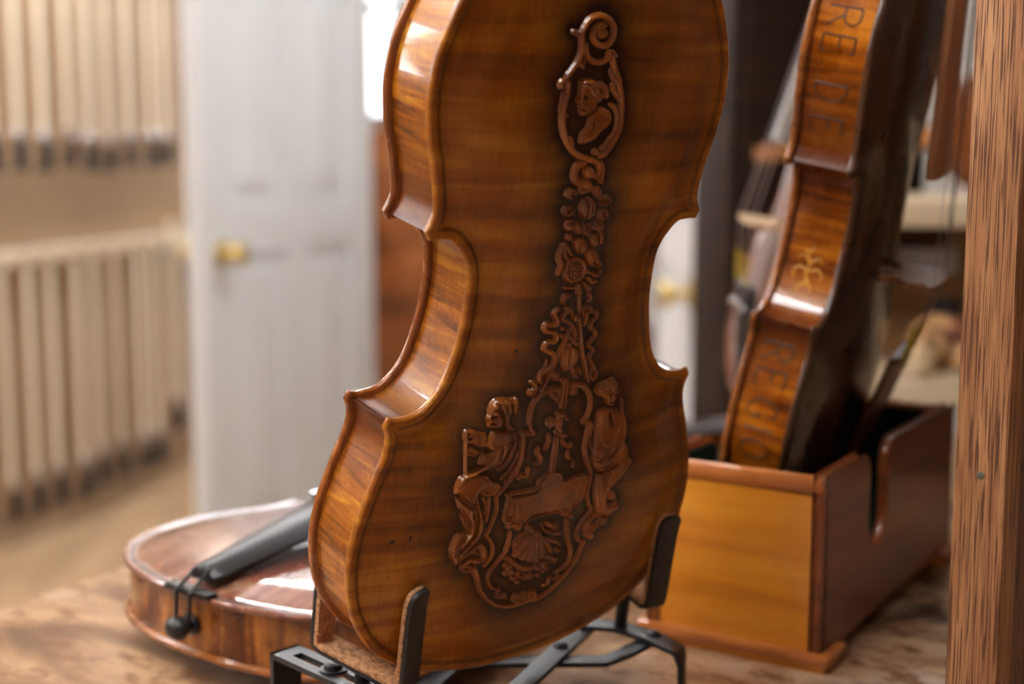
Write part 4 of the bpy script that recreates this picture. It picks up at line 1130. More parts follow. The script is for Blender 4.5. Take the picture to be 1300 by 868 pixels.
# ================================================================ violin bows hanging on the left wall
M_HAIR = plain('cream_bow_hair', srgb(246,236,212), .55)
M_STICK = planks('brown_bow_stick', srgb(150,108,70), srgb(178,136,94), srgb(194,154,112), (200,200,8), rough=.35, coat=.3)
M_FROG = plain('black_frog', srgb(22,18,18), .6)
M_SILVER = plain('silver_ferrule', srgb(215,215,220), .25, metal=1.0)
M_RAIL = plain('cream_rail_paint', srgb(236,222,196), .5)
def bow_parts(hair_w):
    st = MB(); st.tube([(.018,.020,0),(.018,.019,-.2),(.016,.012,-.45),(.018,.016,-.66),(.018,.022,-.75)], [.0042,.0046,.005,.0055,.0055], 8)
    hd = MB(); hd.prism([(-.010,-.004),(.016,-.004),(.020,.012),(.012,.022),(-.004,.016)], -.006, .006); 
    hr = MB(); hr.box(-hair_w/2, hair_w/2, -.0012, .0012, -.68, -.012)
    fg = MB(); fg.box(-.024,.024,-.018,.020,-.775,-.684)
    fe = MB(); fe.box(-.015,.015,-.0145,.014,-.686,-.655)
    bt = MB(); bt.lathe([(.005,0),(.0065,.003),(.0065,.014),(.003,.017)], 10, (.018,.022,-.75), (0,0,-1))
    return [('stick', st.mesh('stick',1), M_STICK), ('hair', hr.mesh('hair',1,smooth=False), M_HAIR), ('head', hd.mesh('head',1,bevel=.002), M_STICK), ('frog', fg.mesh('frog',1,bevel=.004), M_FROG), ('ferrule', fe.mesh('ferrule',1,bevel=.002), M_SILVER), ('button', bt.mesh('button',1), M_SILVER)]
BOW = bow_parts(.018)
wz = math.atan2(LW.y, LW.x)
random.seed(11)
def hang(s, ztop, off, label, group, sc=1.0):
    p = L0+LW*s+LN*off
    r = empty('violin_bow', (p.x, p.y, ztop), math.pi+.35+random.uniform(-.25,.25)); r.scale = (sc*1.05, sc, sc)
    tag(r, label, 'bow', group)
    for nm, me, mt in BOW: obj(nm, me, mt, r)
    return r
def rail(s0, s1, z, h, off0, off1, label):
    a, b = L0+LW*s0, L0+LW*s1; mb = MB()
    q = [a+LN*off0, b+LN*off0, b+LN*off1, a+LN*off1]
    mb.add([(p.x,p.y,z) for p in q]+[(p.x,p.y,z+h) for p in q], [(0,3,2,1),(4,5,6,7),(0,1,5,4),(1,2,6,5),(2,3,7,6),(3,0,4,7)])
    tag(obj('bow_rail', mb.mesh('bow_rail',1,smooth=False), M_RAIL), label, 'rail')
rail(-.9, 1.35, .845, .04, .0, .075, 'cream rail the lower row of bows hangs from')
rail(-.9, 1.35, 1.885, .04, .0, .075, 'cream rail the upper row of bows hangs from')
nl = 9
for i in range(nl):
    s = -.14+i*.118+random.uniform(-.014,.014)
    nth = ('first','second','third','fourth','fifth','sixth','seventh','eighth','ninth','tenth','eleventh','twelfth','thirteenth','fourteenth','fifteenth')[i]
    hang(s, .86+random.uniform(-.01,.01)+(.10 if i == 8 else 0), .108, 'violin bow in the lower row, '+nth+' from the left', 'bows on the lower rail')
for i in range(nl):
    s = -.15+i*.118+random.uniform(-.014,.014)
    nth = ('first','second','third','fourth','fifth','sixth','seventh','eighth','ninth','tenth','eleventh','twelfth','thirteenth','fourteenth','fifteenth')[i]
    hang(s, 1.90+random.uniform(-.01,.01), .108, 'violin bow in the upper row, '+nth+' from the left', 'bows on the upper rail')

# ================================================================ work table
m, nt, b = new_mat('worn_table_wood')
v1 = noise(nt, coords(nt, (5,14,5), (0,0,.55)), 1, 6, .62, .8)
v2 = noise(nt, coords(nt, (34,60,34), (0,0,.55)), 1, 7, .7, .4)
v3 = noise(nt, coords(nt, (9,9,9)), 1, 4, .6, .5)
c = ramp(nt, v1, [(.30, srgb(84,58,40)), (.42, srgb(142,106,76)), (.54, srgb(190,154,118)), (.70, srgb(186,170,156))])
c = mix(nt, ramp(nt, v2, [(.50,(0,0,0,1)),(.62,(1,1,1,1))]), c, srgb(120,76,42))
c = mix(nt, ramp(nt, v3, [(.54,(0,0,0,1)),(.68,(1,1,1,1))]), c, srgb(58,36,24))
nt.links.new(c, b.inputs['Base Color'])
nt.links.new(math_n(nt,'ADD',math_n(nt,'MULTIPLY',v2,.3),.18), b.inputs['Roughness'])
bump(nt, b, v2, .12, .001); M_TABLE = m
M_TLEG = planks('dark_table_leg', srgb(58,36,22), srgb(80,52,32), srgb(100,68,44), (30,30,3))
TE = Vector((.53,.848,0)).normalized(); TN = Vector((TE.y,-TE.x,0))
T0 = W(-331.6,860.3)
tr = empty('work_table', (T0.x, T0.y, 0), math.atan2(TN.y, TN.x)); tag(tr, 'worn brown wooden work table carrying the violins', 'table')
mb = MB(); mb.box(0, 1.3, -1.25, .66, TABLE_Z-.04, TABLE_Z); obj('table_top', mb.mesh('table_top',1,bevel=.004), M_TABLE, tr)
for x, y in ((.06,-1.18),(1.24,-1.18),(.06,.60),(1.24,.60)):
    mb = MB(); mb.box(x-.035,x+.035,y-.035,y+.035,0,TABLE_Z-.04); obj('leg', mb.mesh('leg',1,bevel=.004), M_TLEG, tr)
mb = MB(); mb.box(.06,1.24,-1.2,-1.17,TABLE_Z-.14,TABLE_Z-.04); mb.box(.06,1.24,.59,.62,TABLE_Z-.14,TABLE_Z-.04); obj('apron', mb.mesh('apron',1,smooth=False), M_TLEG, tr)

# ================================================================ carved violin
R1 = ((0.79596,0.1148,0.59437),(0.60455,-0.20112,-0.77076),(0.03106,0.97282,-0.22949)); T1 = (1.51,662.32,-244.26)
carved = {nm: carve_mesh(nm, ops) for nm, ops in CARVE.items()}
CP = np.vstack(CARVED_PTS)
def carve_dist(q):
    out = np.empty(len(q))
    for k in range(0, len(q), 1500): out[k:k+1500] = np.sqrt(((q[k:k+1500,None]-CP[None])**2).sum(2).min(1))
    return out
def near_carving(q): return carve_dist(q) < 14
def patina_shade1(q):
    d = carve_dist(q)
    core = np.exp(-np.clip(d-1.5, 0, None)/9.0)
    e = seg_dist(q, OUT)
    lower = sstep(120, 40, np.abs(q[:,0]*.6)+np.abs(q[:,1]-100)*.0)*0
    return np.clip(core*.88+.20*np.exp(-(q[:,0]/34)**2)+.26*sstep(10,90,q[:,0]), 0, 1)*sstep(0, 6, e)  # varnish patina round the carving, plus shade painted over the right side
BACK1 = plate_mesh('back_plate', 1.6, patina_shade1, near_carving)
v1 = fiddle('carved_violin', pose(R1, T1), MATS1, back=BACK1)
tag(v1, 'violin with relief-carved flamed back facing the viewer on a black stand', 'violin')
LBL = dict(medallion_frame='scrolled oval frame carved near the top', portrait_bust='small carved bust in profile', fruit_garland='carved garland of fruit and flowers', ribbon_trophy='carved ribbons and crossed sticks',
           cartouche_frame='large scrolled cartouche frame', scallop_shell='carved scallop shell with flower swag', inscription_plaque='blank carved plaque', scroll_bearer_figure='carved draped figure holding a scroll', staff_bearer_figure='carved draped figure holding a staff')
for nm, me in carved.items():
    o = obj(nm, me, M_CARVE, v1); o['label'] = LBL[nm]
# knots and dents in the varnish
def boss(name, u, v, rx, ry, mat, par, h=.25):
    mb = MB(); n = 12; rows = []
    for k, (s, z) in enumerate(((1, 0), (.7, h*.7), (.2, h))):
        q = np.array([(u+rx*s*math.cos(t), v+ry*s*math.sin(t)) for t in np.linspace(0, 2*math.pi, n, endpoint=False)])
        P = surf(q, 1, z-.02); rows.append([tuple(p) for p in P])
    mb.loft(rows); return obj(name, mb.mesh(name, MM), mat, par)

M_KNOT = plain('dark_knot', srgb(34,16,8), .4)
for u, v, rx, ry in ((-83.4,77.2,1.4,1.0),(-75.2,78.0,.7,1.9),(-30.9,163.3,1.2,.8),(-83.6,59.3,.4,.5)): boss('wood_knot', u, v, rx, ry, M_KNOT, v1, .06)

# ================================================================ inscribed violin in its box
R2 = ((-0.47889,0.09372,-0.87286),(-0.85877,-0.25633,0.44364),(-0.18216,0.96204,0.20323)); S2 = 1.10
T2 = (159.6*S2, 842.3*S2, -200.89*S2)
v2 = fiddle('inscribed_violin', pose(R2, T2, (S2,)*3), MATS2, skip=('fine_tuner',))
tag(v2, 'brown violin with lettered ribs standing upright in the wooden box', 'violin')
GLY = {'R':[[(0,0),(0,1)],[(0,1),(.34,1),(.5,.9),(.54,.76),(.5,.62),(.34,.52),(0,.5)],[(.26,.5),(.6,0)]],
       'E':[[(0,0),(0,1)],[(0,1),(.5,1),(.52,.9)],[(0,.52),(.38,.52)],[(0,0),(.52,0),(.54,.1)]],
       'D':[[(0,0),(0,1)],[(0,1),(.26,.98),(.46,.84),(.56,.6),(.56,.4),(.46,.16),(.26,.02),(0,0)]],
       'G':[[(.6,.82),(.46,.96),(.3,1),(.12,.9),(.02,.68),(0,.48),(.04,.26),(.16,.08),(.34,0),(.5,.06),(.6,.2),(.6,.44)],[(.42,.44),(.66,.44)]],
       'I':[[(0,0),(0,1)]], 'O':[[(.32+.34*math.sin(t), .5+.5*math.cos(t)) for t in np.linspace(0, 2*math.pi, 17)]]}
def on_rib(q, s, zz, lift):
    """point on a rib path (n,2) at arc length s, height zz, lifted outwards"""
    d = np.r_[0, np.cumsum(np.linalg.norm(np.diff(q, axis=0), axis=1))]
    p = np.array([np.interp(s, d, q[:,0]), np.interp(s, d, q[:,1])])
    a = np.array([np.interp(s-1, d, q[:,0]), np.interp(s-1, d, q[:,1])]); b_ = np.array([np.interp(s+1, d, q[:,0]), np.interp(s+1, d, q[:,1])])
    t = (b_-a)/np.linalg.norm(b_-a); n = np.array([t[1], -t[0]])
    if n[0]*np.sign(p[0]) < 0: n = -n
    return (p[0]+n[0]*lift, p[1]+n[1]*lift, zz)
def glyph(ch, q, s0, size, zbase, mat, par, width=.55, name=None):
    """letter reading down the rib: its top towards the belly"""
    mb = MB()
    for st in GLY[ch]:
        c = resample(catmull(np.array(st), 4) if len(st) > 3 else np.array(st, float), .04)*size
        n = normals_in(c, False)
        rows = []
        for p, nn in zip(c, n):
            row = []
            for o, l in ((-width, .02), (-width*.55, .22), (width*.55, .22), (width, .02)):
                x, y = p+nn*o
                row.append(on_rib(q, s0-x*.95, zbase-y, l))
            rows.append(row)
        mb.loft(rows, closed=False)
    return obj(name or 'letter_'+ch.lower(), mb.mesh('letter', MM), mat, par)
M_INK = plain('dark_engraved_letter', srgb(58,30,14), .4)
M_INK2 = plain('brown_engraved_letter', srgb(44,22,9), .45)
M_GOLD = plain('gilt_ornament', srgb(214,150,40), .35, coat=.3)
rib_lo, rib_c, rib_up = RIBS[0], RIBS[1], RIBS[2]
RIBO = [o for o in v2.children if o.name.split('.')[0] == 'rib']
LETTERS = [('R', 2, 82.7), ('E', 2, 68.5), ('D', 2, 43.9), ('E', 2, 25.5), ('R', 0, 195.9), ('E', 0, 180.8), ('G', 0, 164.3), ('I', 0, 148.0), ('O', 0, 141.0)]
for ch, seg, s in LETTERS:
    glyph(ch, (rib_lo, rib_c, rib_up)[seg], s, 16.5, -7.5, M_INK if seg == 2 else M_INK2, RIBO[seg])
# gilt floral ornament in the waist
def flourish(q, s0, par):
    mb = MB()
    for st in ([(0,0),(2,5),(1,11),(3,17)],[(1,6),(-4,8),(-7,5),(-6,2)],[(1,6),(6,8),(9,5),(8,1)],[(1,11),(-3,14),(-6,12)],[(1,11),(5,15),(8,13)],[(0,0),(-3,-4),(-2,-8)],[(0,0),(4,-3),(5,-7)],[(3,17),(0,20)],[(3,17),(6,19)]):
        c = resample(catmull(np.array(st,float), 6), .6) if len(st) > 2 else resample(np.array(st,float), .6)
        n = normals_in(c, False); rows = []
        for k, (p, nn) in enumerate(zip(c, n)):
            w = .75*(1-.6*k/len(c)); rows.append([on_rib(q, s0+(p+nn*o)[1]*.95, -17+(p+nn*o)[0], l) for o, l in ((-w,.02),(0,.25),(w,.02))])
        mb.loft(rows, closed=False)
    return obj('gilt_flourish', mb.mesh('gilt_flourish', MM), M_GOLD, par)
flourish(rib_c, 36.0, RIBO[1])

# ================================================================ wooden display box
M_BOXFACE = planks('golden_box_veneer', srgb(176,100,20), srgb(208,130,32), srgb(228,158,48), (3,3,40), (0,.06,0), rough=.28, coat=.5)
M_BOXSIDE = planks('red_brown_box_wood', srgb(92,44,16), srgb(120,60,24), srgb(144,78,34), (4,4,60), rough=.32, coat=.15)
M_RIM = planks('orange_box_rim', srgb(150,82,34), srgb(178,104,46), srgb(198,124,60), (10,10,60), rough=.3, coat=.4)
M_FELT = plain('dark_green_felt', srgb(14,44,40), .95, spec=.1)
BXA = math.radians(-32.5); A = W(176.7,739.5)
bx = empty('display_box', (A.x, A.y, TABLE_Z), BXA)   # local x runs left (negative) along the front, y along the length
tag(bx, 'golden wooden box with green felt and rounded side notch holding the lettered violin', 'box')
BW, BL, BH, FT, TH = .109, .262, .112, .011, .007
X1, X0 = -.006, -.006-BW; Y0, Y1 = .006, .006+BL
def side_profile():
    """side panel outline in (y,z) with a U notch"""
    n0, n1 = Y0+.076, Y0+.116; zb = .048; r = (n1-n0)/2
    pts = [(Y0,FT),(Y1,FT),(Y1,BH)]
    pts += [(n1+.012-.012*math.sin(t)*1, BH-.012+.012*math.cos(t)) for t in np.linspace(0, math.pi/2, 6)]
    pts += [(n0+r+r*math.cos(t), zb+r-r*math.sin(t)) for t in np.linspace(0, math.pi, 13)]
    pts += [(n0-.012+.012*math.cos(t), BH-.012+.012*math.sin(t)) for t in np.linspace(0, math.pi/2, 6)]
    pts += [(Y0,BH)]
    return pts
def side_panel(x0, x1):
    p = side_profile(); n = len(p); mb = MB()
    mb.add([(x0,a,z) for a, z in p]+[(x1,a,z) for a, z in p], [tuple(range(n)), tuple(range(2*n-1,n-1,-1))]+[(i,(i+1)%n,n+(i+1)%n,n+i) for i in range(n)])
    return obj('side_panel', mb.mesh('side_panel',1,bevel=.0022,segs=3), M_BOXSIDE, bx)
side_panel(X1-TH, X1); side_panel(X0, X0+TH)
for nm, ya, yb in (('front_panel', Y0-.0005, Y0+TH), ('back_panel', Y1-TH, Y1)):
    mb = MB(); mb.box(X0+.008, X1-.008, ya, yb, FT, BH-.011); obj(nm, mb.mesh(nm,1,smooth=False), M_BOXFACE, bx)
    mb = MB(); mb.box(X0, X1, ya-.0005, yb, BH-.011, BH+.0005); obj('rim', mb.mesh('rim',1,bevel=.004,segs=2), M_RIM, bx)
for x in (X0, X1-.008):
    for ya, yb in ((Y0-.001,Y0+TH),(Y1-TH,Y1+.001)):
        mb = MB(); mb.box(x, x+.008, ya, yb, FT, BH-.011); obj('corner_post', mb.mesh('corner_post',1,bevel=.001), M_BOXSIDE, bx)
for ya, yb in ((0,.034),(Y1-.028,Y1+.006)):
    mb = MB(); mb.box(X0-.006, X1+.006, ya, yb, .0045, FT); f1 = obj('foot', mb.mesh('foot',1,bevel=.002), M_RIM, bx)
    mb = MB(); mb.box(X0-.003, X1+.003, ya+.003, yb-.003, 0, .0045); obj('foot_strip', mb.mesh('foot_strip',1,smooth=False), M_BOXFACE, f1)
mb = MB(); mb.box(X0+.002, X1-.002, Y0+.002, Y1-.002, FT, FT+.006); obj('base_board', mb.mesh('base_board',1,smooth=False), M_BOXSIDE, bx)
# felt lining: four sheets and a bed
fl = MB(); t = .002; zi = BH-.004
for ya, yb in ((Y0+TH, Y0+TH+t), (Y1-TH-t, Y1-TH)):
    fl = MB(); fl.box(X0+TH, X1-TH, ya, yb, FT+.006, zi); obj('felt_lining', fl.mesh('felt_lining',1,smooth=False), M_FELT, bx)
for xa, xb in ((X0+TH, X0+TH+t), (X1-TH-t, X1-TH)):
    p = [(a, min(z, zi)) for a, z in side_profile()]; n = len(p); mb = MB()
    mb.add([(xa,a,z) for a, z in p]+[(xb,a,z) for a, z in p], [tuple(range(n)), tuple(range(2*n-1,n-1,-1))]+[(i,(i+1)%n,n+(i+1)%n,n+i) for i in range(n)])
    obj('felt_lining', mb.mesh('felt_lining',1,smooth=False), M_FELT, bx)
mb = MB(); mb.box(X0+TH+t, X1-TH-t, Y0+TH+t, Y1-TH-t, FT+.006, .051); obj('felt_bed', mb.mesh('felt_bed',1,bevel=.004), M_FELT, bx)

# ================================================================ viola lying on its back
av = math.radians(-39.5)
c_, s_ = math.cos(av), math.sin(av)
SV = 1.22
# fiddle axes: y along the table away from the tail, z (back) downwards, x = y x z
RV = ((-c_, -s_, 0), (-s_, c_, 0), (0, 0, -1))
vv = fiddle('lying_viola', pose(RV, (-178.9+8.5*SV*.637, 732+8.5*SV*.771, -243.9-FH), (SV, SV, 1.0)), MATSV, skip=())
tag(vv, 'red-brown viola lying flat on the table with a black tailpiece', 'viola')

# ================================================================ second violin behind, belly to the left
R3 = np.array(R2); x2, y2, z2 = R3[:,0], R3[:,1], R3[:,2]
def axis_rot(R, ang):                               # turn the fiddle within its own plane
    c, s = math.cos(ang), math.sin(ang); R = np.array(R)
    return np.stack([R[:,0]*c+R[:,1]*s, -R[:,0]*s+R[:,1]*c, R[:,2]], 1)
bn = np.array((-.975,-.16,.17)); bn /= np.linalg.norm(bn); yb = np.array((.25,-.12,.96)); yb -= bn*(yb@bn); yb /= np.linalg.norm(yb)
Rb = np.stack([np.cross(yb, -bn), yb, -bn], 1)
S3 = 1.12
br = np.array((0, BR_Y, BR_Z))*S3
T3 = np.array((226.3, 1150.0, -64.3))-Rb@br
v3 = fiddle('upright_violin', pose(Rb, T3, (S3,)*3), dict(MATS1, belly=M_TOPV, back=M_BACK2, rib=M_RIB2, board=M_EBONY2))
tag(v3, 'violin standing behind the lettered one, strings and pale bridge towards the left', 'violin')

# ================================================================ folding iron stand
M_IRON = plain('black_painted_iron', srgb(26,25,27), .48)
m, nt, b = new_mat('brown_cork'); nt.links.new(ramp(nt, noise(nt, coords(nt,(420,420,420)),1,4,.7), [(.32,srgb(120,78,48)),(.5,srgb(176,126,84)),(.68,srgb(206,160,116))]), b.inputs['Base Color']); b.inputs['Roughness'].default_value=.9
bump(nt, b, noise(nt, coords(nt,(600,600,600)),1,3), .8, .0012); M_CORK = m
RM = np.array(R1); TV = np.array(T1)
def vw(x, y, z): return W(*(TV+RM@np.array((x,y,z))))
stand = empty('violin_stand', W(-5, 690)); tag(stand, 'black folding iron stand with cork-lined hooks under the carved violin', 'stand')
SI = Matrix.Translation(stand.location).inverted()
def sm(name, mb, mat, par=stand, bevel=.0006, smooth=True):
    mb.v = [tuple(SI @ Vector(p)) for p in mb.v]
    return obj(name, mb.mesh(name, 1, smooth, bevel), mat, par)
def hook(xb, xf, y0, hb, hf, wd=.0125, zb=9.5, zf=-43.0):
    """strap bent to a U: back prong at x=xb, belly prong at x=xf (violin millimetres)"""
    P = []
    up = lambda x, z, y: vw(x, y, z)
    path = [up(xb, zb+2.4, y0+hb+1.2), up(xb, zb+2.0, y0+hb), up(xb, zb+1.4, y0+hb-2), up(xb, zb+.5, y0+hb-6), up(xb, zb, y0+hb-12), up(xb, zb, y0+hb*.5), up(xb, zb, y0+6), up(xb, zb-1, y0+2), up(xb+(xf-xb)*.1, zb-5, y0),
            up(xb+(xf-xb)*.5, (zb+zf)/2, y0), up(xb+(xf-xb)*.9, zf+5, y0), up(xf, zf+1, y0+2), up(xf, zf, y0+6), up(xf, zf, y0+hf*.5), up(xf, zf, y0+hf-8), up(xf, zf-1.5, y0+hf-3), up(xf, zf-4, y0+hf)]
    # width direction: square to the plane of the U
    a, b = vw(xb, y0, zb), vw(xf, y0, zf); upv = vw(xb, y0+10, zb)-a
    side = (b-a).cross(upv).normalized()
    mb = MB(); mb.strap(path, wd, .0026, side, True); h = sm('hook', mb, M_IRON, bevel=.0005)
    ins = []
    ctr = (vw(xb, y0+hb*.5, zb)+vw(xf, y0+hb*.5, zf))/2
    for i, p in enumerate(path):
        aa = path[max(i-1,0)]; bb = path[min(i+1,len(path)-1)]; t_ = (bb-aa).normalized()
        nn = t_.cross(side).normalized()
        if nn.dot(ctr-p) < 0: nn = -nn
        ins.append(p+nn*.0024)
    mb = MB(); mb.strap(ins, wd+.0004, .0024, side, True); ck = sm('cork_lining', mb, M_CORK, h, bevel=.0004)
    return (a+b)/2
cl = hook(-69.5, -87.0, -1.0, 52.0, 84.0)
cr = hook(86.0, 92.0, 1.0, 55.0, 78.0)
ZB = -294+24
def bar(pts, wd=.0125, name='leg_bar', th=.0028):
    mb = MB(); mb.strap([W(*p) for p in pts], wd, th, (0,0,1) if False else Vector((0,0,1)).cross((W(*pts[1])-W(*pts[0]))))
    return sm(name, mb, M_IRON, bevel=.0005)
def rivet(x, y, z, r=.0042):
    p = W(x,y,z); mb = MB(); mb.lathe([(r,0),(r*.95,.0012),(r*.6,.0026),(0,.0030)], 14, p, (0,0,1)); return sm('rivet', mb, M_IRON, bevel=0)
for c0, (fx, fy) in ((cl, (-74, 636)), (cr, (61, 750))):
    f = W(fx, fy, ZB+1)
    mb = MB(); mb.tube([c0+Vector((0,0,-.001)), c0.lerp(f,.3)+Vector((0,0,0)), f], .0036, 10); sm('post', mb, M_IRON, bevel=0)
bar([(40,757,ZB+1.5),(61,751,ZB+1.5),(78.6,733.6,ZB+1.5),(88,717,ZB+1.5),(90.5,713,ZB-1),(91.5,711.5,ZB-5),(91.8,711,-293.5)], .0135)
rivet(78.6,733.6,ZB+2.8)
bar([(46,768,ZB-1.5),(26.3,722.7,ZB-1.5),(7.3,677.8,ZB-1.5),(-14,628,ZB-1.5),(-15.5,624,ZB-4),(-16,622.5,ZB-8),(-16,622,-293.5)])
rivet(26.8,724,ZB-.2)
bar([(-30,712.5,ZB-4.6),(-4,713,ZB-4.6),(50,714,ZB-4.6),(62,722,ZB-3),(76,736,ZB-1.4)], .0115)
bar([(-20,735,ZB-1.5),(-35,692,ZB-1.5),(-52,646,ZB-1.5),(-66,610,ZB-1.5),(-67,607,ZB-6),(-67,606,-293.5)])
# slotted end bracket with its screw
mb = MB()
BZ = -253.0
d0, d1 = Vector(W(-60,614,BZ)), Vector(W(-116,672,BZ))
dd = (d1-d0); L = dd.length; dx = dd.normalized(); sx = Vector((0,0,1)).cross(dx)
def slotted():
    w, sl, th = .0085, .0026, .0014; pts_o = []; mb = MB()
    def pt(u, s, z): return d0+dx*u+sx*s+Vector((0,0,z))
    for s0, s1 in ((-w,-sl),(sl,w)):
        mb.add([pt(0,s0,-th),pt(L,s0,-th),pt(L,s1,-th),pt(0,s1,-th),pt(0,s0,th),pt(L,s0,th),pt(L,s1,th),pt(0,s1,th)], [(0,3,2,1),(4,5,6,7),(0,1,5,4),(1,2,6,5),(2,3,7,6),(3,0,4,7)])
    for u0, u1 in ((0,L*.2),(L*.86,L)):
        mb.add([pt(u0,-sl,-th),pt(u1,-sl,-th),pt(u1,sl,-th),pt(u0,sl,-th),pt(u0,-sl,th),pt(u1,-sl,th),pt(u1,sl,th),pt(u0,sl,th)], [(0,3,2,1),(4,5,6,7),(0,1,5,4),(1,2,6,5),(2,3,7,6),(3,0,4,7)])
    hz = -(BZ+294)*MM+.0005
    mb.add([pt(L-.0028,-w,hz),pt(L,-w,hz),pt(L,w,hz),pt(L-.0028,w,hz),pt(L-.0028,-w,th),pt(L,-w,th),pt(L,w,th),pt(L-.0028,w,th)], [(0,3,2,1),(4,5,6,7),(0,1,5,4),(1,2,6,5),(2,3,7,6),(3,0,4,7)])
    return mb
sm('slotted_bracket', slotted(), M_IRON, bevel=0, smooth=False)
p = d0+dx*L*.48+Vector((0,0,.0014)); mb = MB(); mb.lathe([(.0068,0),(.0068,.0012),(.0046,.0014),(.0044,.0036),(.0032,.0044),(0,.0044)], 18, p, (0,0,1)); sm('screw', mb, M_IRON, bevel=0)

# ================================================================ oak upright on the right
M_OAK = planks('open_grained_oak', srgb(150,98,62), srgb(180,126,84), srgb(200,150,106), (300,300,8), rough=.5, pores=((1300,1300,22), .43, srgb(104,64,42)))
M_OAK2 = planks('dark_oak_side', srgb(98,64,42), srgb(124,84,58), srgb(146,102,72), (90,90,5), rough=.5, pores=((420,420,60), .34, srgb(44,28,20)))
OP = W(210,640); ph = math.radians(-40)
oak = empty('oak_upright', (OP.x, OP.y, TABLE_Z), ph); tag(oak, 'oak post with open grain standing at the right edge of the table', 'post')
mb = MB(); mb.box(0,.025,0,.019,0,.75); obj('face_stile', mb.mesh('face_stile',1,bevel=.0012), M_OAK, oak)
mb = MB(); mb.box(.0225,.0245,.0192,.24,0,.75); obj('side_board', mb.mesh('side_board',1,smooth=False), M_OAK2, oak)
pz = W(0,0,0)
mb = MB(); mb.lathe([(.0019,0),(.0019,.0005),(.0012,.0008),(0,.0008)], 12, (.0128,.0002,0.1421), (0,-1,0)); obj('nail_head', mb.mesh('nail_head',1), plain('dull_nail', srgb(120,118,100), .5, metal=.6), oak)

# ================================================================ things behind, out of focus
M_CELLO = varnish('orange_cello_varnish', srgb(70,34,14), srgb(112,60,26), srgb(150,88,40), (5,40,5), blotch=4, rough=.25, coat=.6, flame_amt=.3)
MATSC = dict(MATS1, back=M_CELLO, belly=M_CELLO, rib=M_CELLO)
def upright(name, px, y, s, z_low, face, label, cat, lean=.06, skip=('fine_tuner',)):
    """large fiddle standing with its belly (face=-1) or back (face=1) to the lens; px = image column of its axis"""
    x = (px-650)/1750.0*y*1.0
    yaw = face
    c, s2 = math.cos(yaw), math.sin(yaw)
    zx = Matrix(((c,-s2,0),(s2,c,0),(0,0,1)))
    base = Matrix(((1,0,0),(0,math.sin(lean),-math.cos(lean)),(0,math.cos(lean),math.sin(lean))))   # x right, y up, z(back) to the lens
    R = zx @ base
    M4 = R.to_4x4(); M4 = Matrix.Translation((x, y, z_low)) @ M4 @ Matrix.Diagonal((s,s,s,1))
    r = fiddle(name, M4, MATSC, skip=skip); tag(r, label, cat)
    L = z_low/s/math.cos(lean)/MM                     # rod from the tail block down to the floor
    mb = MB(); mb.lathe([(3.2,0),(3.2,6),(2.0,8),(2.0,L-11),(.4,L-.5)], 12, (0,0,-FH/2), (0,-1,0)); obj('floor_spike', mb.mesh('floor_spike', MM), M_STEEL, r)
    return r
upright('double_bass', 525, 4.75, 3.05, .23, -.25, 'orange-brown double bass behind the white door', 'double bass')
upright('cello', 762, 4.3, 2.15, .36, math.pi-.3, 'reddish cello seen through the waist gap of the carved violin', 'cello')

# dark cabinet behind the upright violin
M_DARKWOOD = planks('dark_brown_cabinet_wood', srgb(24,13,6), srgb(34,19,9), srgb(44,26,13), (3,3,30), rough=.75, coat=0)
M_DARKWOOD.node_tree.nodes['Principled BSDF'].inputs['Specular IOR Level'].default_value = .12
def PX(px, y): return (px-650)/1750.0*(y*.990+.0)   # lateral position for an image column at distance y, near the horizon
cab = empty('dark_cabinet', (PX(928,2.0), 2.0, 0), 0.0); tag(cab, 'tall dark brown cabinet beside the white door', 'cabinet')
mb = MB(); mb.box(0,.28,0,.4,.0,2.1); obj('carcass', mb.mesh('carcass',1,bevel=.004), M_DARKWOOD, cab)
for x in (.015,.1425):
    mb = MB(); mb.box(x,x+.1225,-.02,0,.08,2.05); d = obj('door', mb.mesh('door',1,bevel=.004), M_DARKWOOD, cab)
    mb = MB(); mb.lathe([(.006,0),(.006,.012),(.014,.018),(.013,.026),(0,.03)], 14, (x+.108 if x < .1 else x+.015, -.02, 1.02), (0,-1,0)); obj('knob', mb.mesh('knob',1), M_BRASS, d)

# open shelf rack on the right with boxes and instrument parts
M_CREAM = planks('cream_shelf_board', srgb(214,190,156), srgb(228,206,172), srgb(238,220,190), (3,30,30), rough=.5)
M_TANB = plain('tan_back_board', srgb(190,150,104), .6)
RY = 1.62
rk = empty('shelf_rack', (PX(1075,RY), RY, 0)); tag(rk, 'cream-edged wooden shelf rack behind the box on the right', 'shelf')
def zat(py, y): return CAM_Z-(py-188)/1750.0*y*1.01
RW = .62
for nm, x in (('upright', 0.0), ('upright', RW)):
    mb = MB(); mb.box(x-.012,x+.012,0,.26,0,zat(252,RY)-.033); obj(nm, mb.mesh(nm,1,smooth=False), M_DARKWOOD, rk)
for zt, th in ((zat(252,RY), .032), (zat(470,RY), .045), (zat(470,RY)-.42, .03)):
    mb = MB(); mb.box(0,RW,-.015,.26,zt-th,zt); obj('shelf_board', mb.mesh('shelf_board',1,bevel=.003), M_CREAM, rk)
mb = MB(); mb.box(0,RW,.255,.265,zat(470,RY),zat(252,RY)-.033); obj('back_board', mb.mesh('back_board',1,smooth=False), M_TANB, rk)
zs = zat(470,RY); xs0 = PX(1075,RY)
def bxp(name, px0, px1, y, py0, py1, depth, mat, label, cat, group=None, bevel=.003):
    x0, x1 = PX(px0,y), PX(px1,y); z1, z0 = zat(py0,y), zat(py1,y)
    return x0, x1, z0, z1
